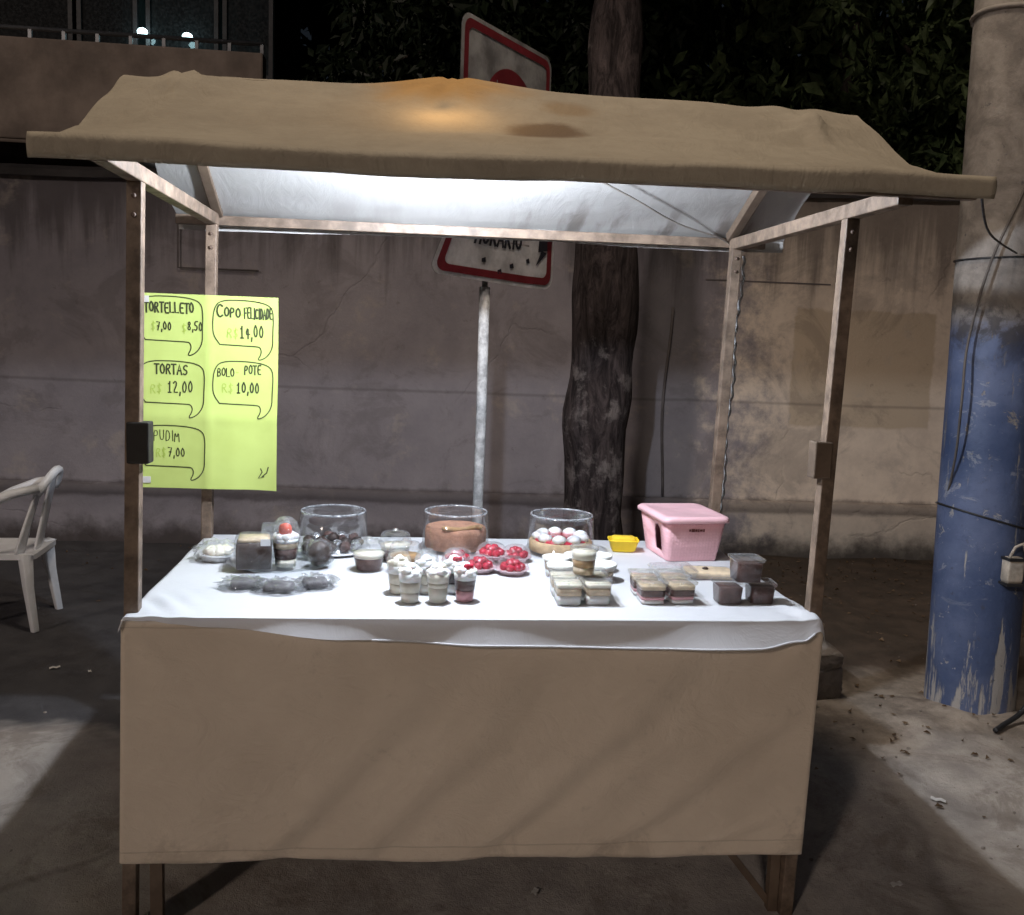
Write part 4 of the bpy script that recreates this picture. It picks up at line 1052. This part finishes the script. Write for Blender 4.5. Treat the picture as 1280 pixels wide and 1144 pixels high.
b = MB(); b.box(.02, .048, -.0585, -.057, .075, .095); b.build('sticker', M_tray, t)
t = thing('strawberry_cup', 'tall layered cup with a strawberry under a clear dome on the glass plate', 'dessert cup', (-.640, .50, PZ), 0)
t.scale = (1.1, 1.1, 1.1)
b = MB(); b.lathe([(.030, 0), (.0305, .002), (.041, .082), (.044, .084), (.044, .088), (.041, .088)], seg=28, cap0=True); b.build('cup', M_clear, t)
for z0, z1, m_ in ((.0, .024, M_cream), (.024, .058, M_cocoa), (.058, .075, M_tan), (.075, .088, M_whip)): layers('layer', [(.0295+.0105*z0/.088, z0+.002), (.0295+.0105*z1/.088, z1)], m_, t)
b = MB()
for k in range(6): b.blob((.022*math.cos(k), .022*math.sin(k), .093), (.019, .019, .013), 8, .3, k)
b.build('topping', M_whip, t)
b = MB(); b.blob((.0, -.01, .116), (.020, .017, .021), 10, .12, 2.); b.build('strawberry', mat('strawberry_pale', (.60, .09, .05), .4, .2, 40, .4), t)
b = MB(); b.lathe([(.045, .088), (.046, .092), (.043, .112), (.034, .138), (.020, .152), (.008, .155)], seg=28, cap1=True); b.build('lid', M_wrap, t)
t = thing('wrapped_truffle', 'big dark truffle ball in cling film at the edge of the glass plate', 'truffle', (-.530, .525, PZ))
t.scale = (1.12, 1.12, 1.12)
b = MB(); b.blob((0, 0, .036), (.034, .034, .037), 12, .12, 1.); b.build('truffle', M_choc, t)
b = MB(); b.blob((0, 0, .038), (.039, .039, .041), 14, .35, 3., 4); b.build('film', M_wrap, t)
t = dup(t, (-.575, .645, PZ), 1.2, 'smaller dark truffle behind the strawberry cup on the glass plate'); t.scale = (.8, .8, .8)
t = thing('clear_clamshell', 'empty looking clear box standing behind the strawberry cup', 'plastic box', (-.69, .64, PZ), .1)
t.scale = (1.1, 1.1, 1.1)
b = MB(); b.rbox([(.045, .035, .008, 0), (.048, .038, .008, .05), (.052, .042, .008, .052), (.048, .038, .008, .056), (.044, .034, .01, .105)]); b.build('box_shell', M_wrap, t)
for lb_, x_, y_, rz_, sx_ in (('crumpled clear pack added for the shadow in front of the chocolate slab', -.735, .262, .15, 1.05), ('low crumpled clear pack added for shadow between two others at the left front', -.625, .225, -.1, 1.15), ('crumpled clear pack added for the shadow in front of the truffle', -.520, .275, .3, .95)):
    t = thing('shadow_pack', lb_, 'shade_lump', (x_, y_, T0), rz_, 'clear packs added for shadows at the left front'); t.scale = (sx_, 1, 1)  # dark packs added where shadows of the plate's sweets fall
    b = MB(); b.rbox([(.038, .030, .012, .002), (.041, .033, .014, .014), (.036, .028, .013, .026)]); b.build('shade_lump', M_grey, t)
    b = MB(); b.blob((0, 0, .015), (.066, .055, .021), 18, .65, x_*9, 4.5); b.build('film', M_wrap, t)
t = thing('wrapped_tart', 'pale cream tart in a clear wrapped tray on the far left', 'tart', (-.885, .63, T0), .2)
b = MB(); b.lathe([(.052, 0), (.066, .018), (.068, .022), (.062, .022)], seg=30, cap0=True, cap1=True, wob=lambda a, i: 1+.03*math.sin(a*18)); b.build('pastry_case', M_tray, t)
b = MB()
for k in range(9): b.blob((.032*math.cos(k*.8)*(k > 0), .032*math.sin(k*.8)*(k > 0), .030), (.02, .02, .016), 8, .4, k)
b.build('filling', M_cream, t)
b = MB(); b.blob((0, 0, .026), (.078, .072, .042), 18, .4, 6., 4); b.build('film', M_wrap, t)
t = thing('wrapped_biscuit', 'flat biscuit in crinkled film beside the pale tart', 'biscuit', (-.80, .60, T0), .5)
b = MB(); b.rbox([(.04, .03, .01, .002), (.042, .032, .012, .016), (.036, .026, .012, .02)]); b.build('biscuit', M_tray, t)
b = MB(); b.blob((0, 0, .018), (.056, .046, .03), 14, .5, 8., 4); b.build('film', M_wrap, t)

# --- strawberry tarts
def berry_tart(label, loc, rz):
    t = thing('strawberry_tart', label, 'tart', loc, rz, 'glossy strawberry tarts')
    b = MB(); b.lathe([(.040, 0), (.053, .014), (.058, .016), (.057, .018), (.05, .015)], seg=36, cap0=True, cap1=True, wob=lambda a, i: 1+.025*math.sin(a*20)*(i > 0)); b.build('case', M_pinkt, t)
    k = 0
    for rr, cnt, z in ((.031, 7, .024), (.012, 3, .038)):
        for i in range(cnt):
            a = 2*PI*i/cnt+rr*50; b = MB(); b.blob((0, 0, 0), (.0155, .0145, .013), 8, .2, k); o = b.build('strawberry', M_berry, t); o.location = (rr*math.cos(a), rr*math.sin(a), z); k += 1
    b = MB(); b.lathe([(.058, .015), (.056, .028), (.046, .046), (.030, .056), (.01, .058)], seg=30, cap1=True); b.build('lid', M_clear, t)
    return t
M_pinkt = mat('pink_tray', (.66, .50, .53), .4, .1, 10, .05)
berry_tart('strawberry tart raised highest, beside the caramel cake dome', (.066, .60, T0+.022), 0)
berry_tart('strawberry tart nearest the cream tubs, front right of the group', (.128, .475, T0), 1)
berry_tart('strawberry tart half hidden behind the fruit topped cup', (.018, .50, T0), 2)
berry_tart('strawberry tart at the back of the group near the dollop cake', (.160, .665, T0), 3)
berry_tart('strawberry tart behind the second row of cups', (-.055, .60, T0), 4)

# --- square tubs
def square_tub(name, label, loc, fill, lidm, hs=.041, h=.066, rz=0., group=None, lid=True):
    t = thing(name, label, 'dessert tub', loc, rz, group)
    b = MB(); b.rbox([(hs*.88, hs*.88, .010, 0), (hs*.90, hs*.90, .011, .002), (hs, hs, .012, h), (hs+.004, hs+.004, .013, h+.001), (hs+.004, hs+.004, .013, h+.004)], cap1=False); b.build('tub', M_clear, t)
    for z0, z1, m_ in fill:
        s0, s1 = hs*(.875+.105*z0), hs*(.875+.105*z1)
        b = MB(); b.rbox([(s0, s0, .010, .002+h*z0), (s1, s1, .011, h*z1)]); b.build('layer', m_, t)
    if lid:
        b = MB(); b.rbox([(hs+.005, hs+.005, .013, h+.003), (hs+.006, hs+.006, .014, h+.010), (hs+.001, hs+.001, .012, h+.0105), (hs-.002, hs-.002, .012, h+.008), (.004, .004, .002, h+.008)], cap0=False); b.build('lid', lidm, t)
    return t
F1 = [(0, .42, M_whip), (.42, .78, M_tan), (.78, .97, M_cream)]
M_lidf = clear_plastic('frosted_lid', (.93, .92, .88), .20, 1.1)
gr = 'square tubs of layered cream'
square_tub('cream_tub', 'front left square tub of the cream group, cream over tan', (.262, .118, T0), F1, M_lidf, group=gr)
square_tub('cream_tub', 'front right square tub of the cream group, cream over tan', (.352, .124, T0), F1, M_lidf, rz=.05, group=gr)
square_tub('cream_tub', 'square cream tub in the second row, left, holding up the round tub', (.262, .214, T0), F1, M_lidf, rz=-.04, group=gr)
square_tub('cream_tub', 'square cream tub in the second row, right, with a bare gap behind', (.356, .220, T0), F1, M_lidf, group=gr)
def round_tub(name, label, loc, fill, lidm, r=.04, h=.075, group=None):
    t = thing(name, label, 'dessert tub', loc, 0, group)
    b = MB(); b.lathe([(r*.8, 0), (r*.82, .002), (r, h), (r+.004, h+.001), (r+.004, h+.004)], seg=30, cap0=True); b.build('tub', M_clear, t)
    for z0, z1, m_ in fill: layers('layer', [(r*(.79+.19*z0), .002+h*z0), (r*(.79+.19*z1), h*z1)], m_, t, 26)
    b = MB(); b.lathe([(r+.005, h+.003), (r+.006, h+.012), (r+.002, h+.013), (r-.002, h+.009), (.001, h+.009)], seg=30); b.build('lid', lidm, t)
    return t
round_tub('round_tub', 'round tan tub stacked on top of the square cream tubs', (.318, .172, T0+.0775), [(0, .3, M_tan), (.3, .62, M_dulce), (.62, .97, M_cream)], M_lidf)
M_lidw = mat('white_lid', (.80, .80, .76), .45, .06, 12, .05)
gw_ = 'white lidded tubs behind the cream group'
round_tub('white_lid_tub', 'white lidded tub left of the stacked round tub', (.275, .345, T0), F1, M_lidw, .042, .055, gw_)
round_tub('white_lid_tub', 'white lidded tub farther back on the left of the cream group', (.275, .45, T0), F1, M_lidw, .042, .055, gw_)
round_tub('white_lid_tub', 'wide white lidded tub on the right of the cream group', (.415, .40, T0), F1, M_lidw, .055, .045, gw_)
round_tub('white_lid_tub', 'white lidded tub at the back right of the cream group', (.435, .53, T0), F1, M_lidw, .046, .045, gw_)
round_tub('white_lid_tub', 'white lidded tub directly behind the stacked round tub', (.355, .47, T0), F1, M_lidw, .044, .06, gw_)
F2 = [(0, .2, M_whip), (.2, .38, M_pinkc), (.38, .72, M_cocoa), (.72, .95, M_tan)]
gr = 'square tubs with a chocolate band'
square_tub('chocolate_band_tub', 'front left square tub with brown band and tan top', (.528, .135, T0), F2, M_lidf, .041, .060, 0, gr)
square_tub('chocolate_band_tub', 'front right square tub with brown band and tan top', (.622, .142, T0), F2, M_lidf, .041, .060, .06, gr)
square_tub('chocolate_band_tub', 'rear left square tub of the brown banded four', (.528, .232, T0), F2, M_lidf, .041, .060, -.05, gr)
square_tub('chocolate_band_tub', 'rear right square tub of the brown banded four', (.628, .240, T0), F2, M_lidf, .041, .060, .03, gr)
F3 = [(0, .93, M_cocoa)]
gr = 'dark chocolate tubs'
square_tub('dark_chocolate_tub', 'dark tub on the left at the foot of the three tub stack', (.775, .135, T0), F3, M_clear, .040, .058, .0, gr)
square_tub('dark_chocolate_tub', 'dark tub at the foot of the stack nearest the table end', (.882, .140, T0), F3, M_clear, .040, .058, -.05, gr)
square_tub('dark_chocolate_tub', 'dark tub bridging the two others at the top of the stack', (.833, .142, T0+.0695), F3, M_lidf, .043, .066, .04, gr)

# --- flat boxes near the basket
t = thing('waffle_box', 'flat open clear box holding a tan wafer in front of the pink basket', 'food box', (.815, .46, T0), -.15)
b = MB(); b.rbox([(.085, .055, .008, 0), (.09, .06, .01, .022), (.095, .065, .01, .023)], cap1=False); b.build('box_base', M_clear, t)
b = MB(); b.rbox([(.080, .050, .008, .003), (.082, .052, .01, .022), (.076, .046, .01, .025)]); b.build('wafer', M_tan, t)
b = MB(); b.blob((-.01, .0, .028), (.011, .008, .006), 7, .2, 1.); b.build('nut', M_choc, t)
t = thing('clear_box', 'flat clear lidded box left of the tan wafer box', 'food box', (.685, .45, T0), .05)
b = MB(); b.rbox([(.07, .05, .008, 0), (.074, .054, .01, .028), (.078, .058, .01, .03), (.07, .05, .012, .04)]); b.build('box_shell', M_wrap, t)
b = MB(); b.rbox([(.06, .04, .01, .003), (.06, .04, .01, .016)]); b.build('biscuit', M_tray, t)

# --- yellow dish
t = thing('yellow_dish', 'small yellow plastic dish holding a yellow sponge beside the pink basket', 'dish', (.600, .855, T0), -.1)
b = MB(); b.rbox([(.040, .030, .012, 0), (.046, .034, .014, .006), (.056, .042, .016, .040), (.060, .046, .018, .043), (.058, .044, .017, .047), (.053, .039, .015, .043), (.045, .032, .012, .01)]); b.build('dish_body', M_yel, t)
b = MB(); b.rbox([(.044, .030, .010, .012), (.046, .032, .010, .05), (.040, .026, .010, .055)]); b.build('sponge', M_yel2, t)

# --- pink basket
def pink_material():
    mt, nt, out = new_mat('pink_basket_plastic')
    v = pos(nt)
    w1 = N(nt, 'ShaderNodeTexVoronoi', {'Vector': pos(nt, (1, 1, 1)), 'Scale': 85., 'Randomness': .35}).outputs[0]
    c = mixc(nt, rmp(nt, noi(nt, v, 5, 3), .3, .7), (.78, .45, .49, 1), (.83, .50, .54, 1))
    c = mixc(nt, rmp(nt, w1, .3, .6, 0, .25), c, (.64, .33, .37, 1))
    princ(nt, out, c, .45, bmp(nt, w1, .5, .004), **{'Specular IOR Level': .4}); return mt
M_pink = pink_material(); M_pinks = mat('pink_lid_plastic', (.82, .50, .535), .4, .06, 7, .05)
pk = thing('pink_basket', 'pink lidded plastic basket with arched handle hole at the back right', 'basket', (.815, .812, T0), .10)
HX0, HY0, HX1, HY1, BH = .100, .125, .120, .150, .150
outer = MB()
outer.rbox([(HX0*.98, HY0*.98, .018, 0), (HX0, HY0, .020, .004), (HX0+(HX1-HX0)*.5, HY0+(HY1-HY0)*.5, .022, BH*.5), (HX1, HY1, .024, BH)], cap1=False, q=5)
bo = outer.build('basket_body', M_pink, pk)
# cut the arched handle hole through the left side
s_ = bo.modifiers.new('s', 'SOLIDIFY'); s_.thickness = .003; s_.offset = -1
ct_ = MB(); prof = [(-.032, .03), (.032, .03), (.032, .095)]+[(.032*math.cos(PI*k/10), .095+.032*math.sin(PI*k/10)) for k in range(1, 10)]+[(-.032, .095)]
n_ = len(prof)
ct_.add([(x, -.045+a, z) for x in (-.2, -.06) for a, z in prof], [tuple(range(n_-1, -1, -1)), tuple(range(n_, 2*n_))]+[(k, (k+1) % n_, n_+(k+1) % n_, n_+k) for k in range(n_)])
cutter = ct_.build('handle_cutter', M_pink, pk)
bl_ = bo.modifiers.new('hole', 'BOOLEAN'); bl_.operation = 'DIFFERENCE'; bl_.object = cutter; bl_.solver = 'EXACT'
bpy.context.view_layer.update()
nm_ = bpy.data.meshes.new_from_object(bo.evaluated_get(bpy.context.evaluated_depsgraph_get()))
bo.modifiers.clear(); bo.data = nm_; bpy.data.objects.remove(cutter)

b = MB(); b.rbox([(HX1+.002, HY1+.002, .024, BH-.003), (HX1+.012, HY1+.012, .030, BH+.0), (HX1+.013, HY1+.013, .030, BH+.012), (HX1+.006, HY1+.006, .030, BH+.020), (HX1-.008, HY1-.008, .028, BH+.022), (HX1-.02, HY1-.02, .02, BH+.019), (.01, .01, .004, BH+.020)], cap0=True, q=6); b.build('lid', M_pinks, pk)
M_lab = mat('brown_print', (.16, .05, .045), .6, .2, 20, 0)
b = MB()
yf = -(HY0+(HY1-HY0)*.83)-.0015
for k, (a_, w_, h_) in enumerate(((-.028, .006, .008), (-.019, .012, .011), (-.004, .008, .009), (.007, .004, .011), (.014, .010, .008), (.027, .005, .010))): b.box(a_, a_+w_, yf-.001, yf+.004, .121-h_/2, .121+h_/2)
b.build('printed_mark', M_lab, pk)
b = MB(); b.rbox([(.02, .02, .008, 0), (.022, .022, .008, .06)], (-.055, -.06, .003)); b.build('stored_bottle', M_lidf, pk)
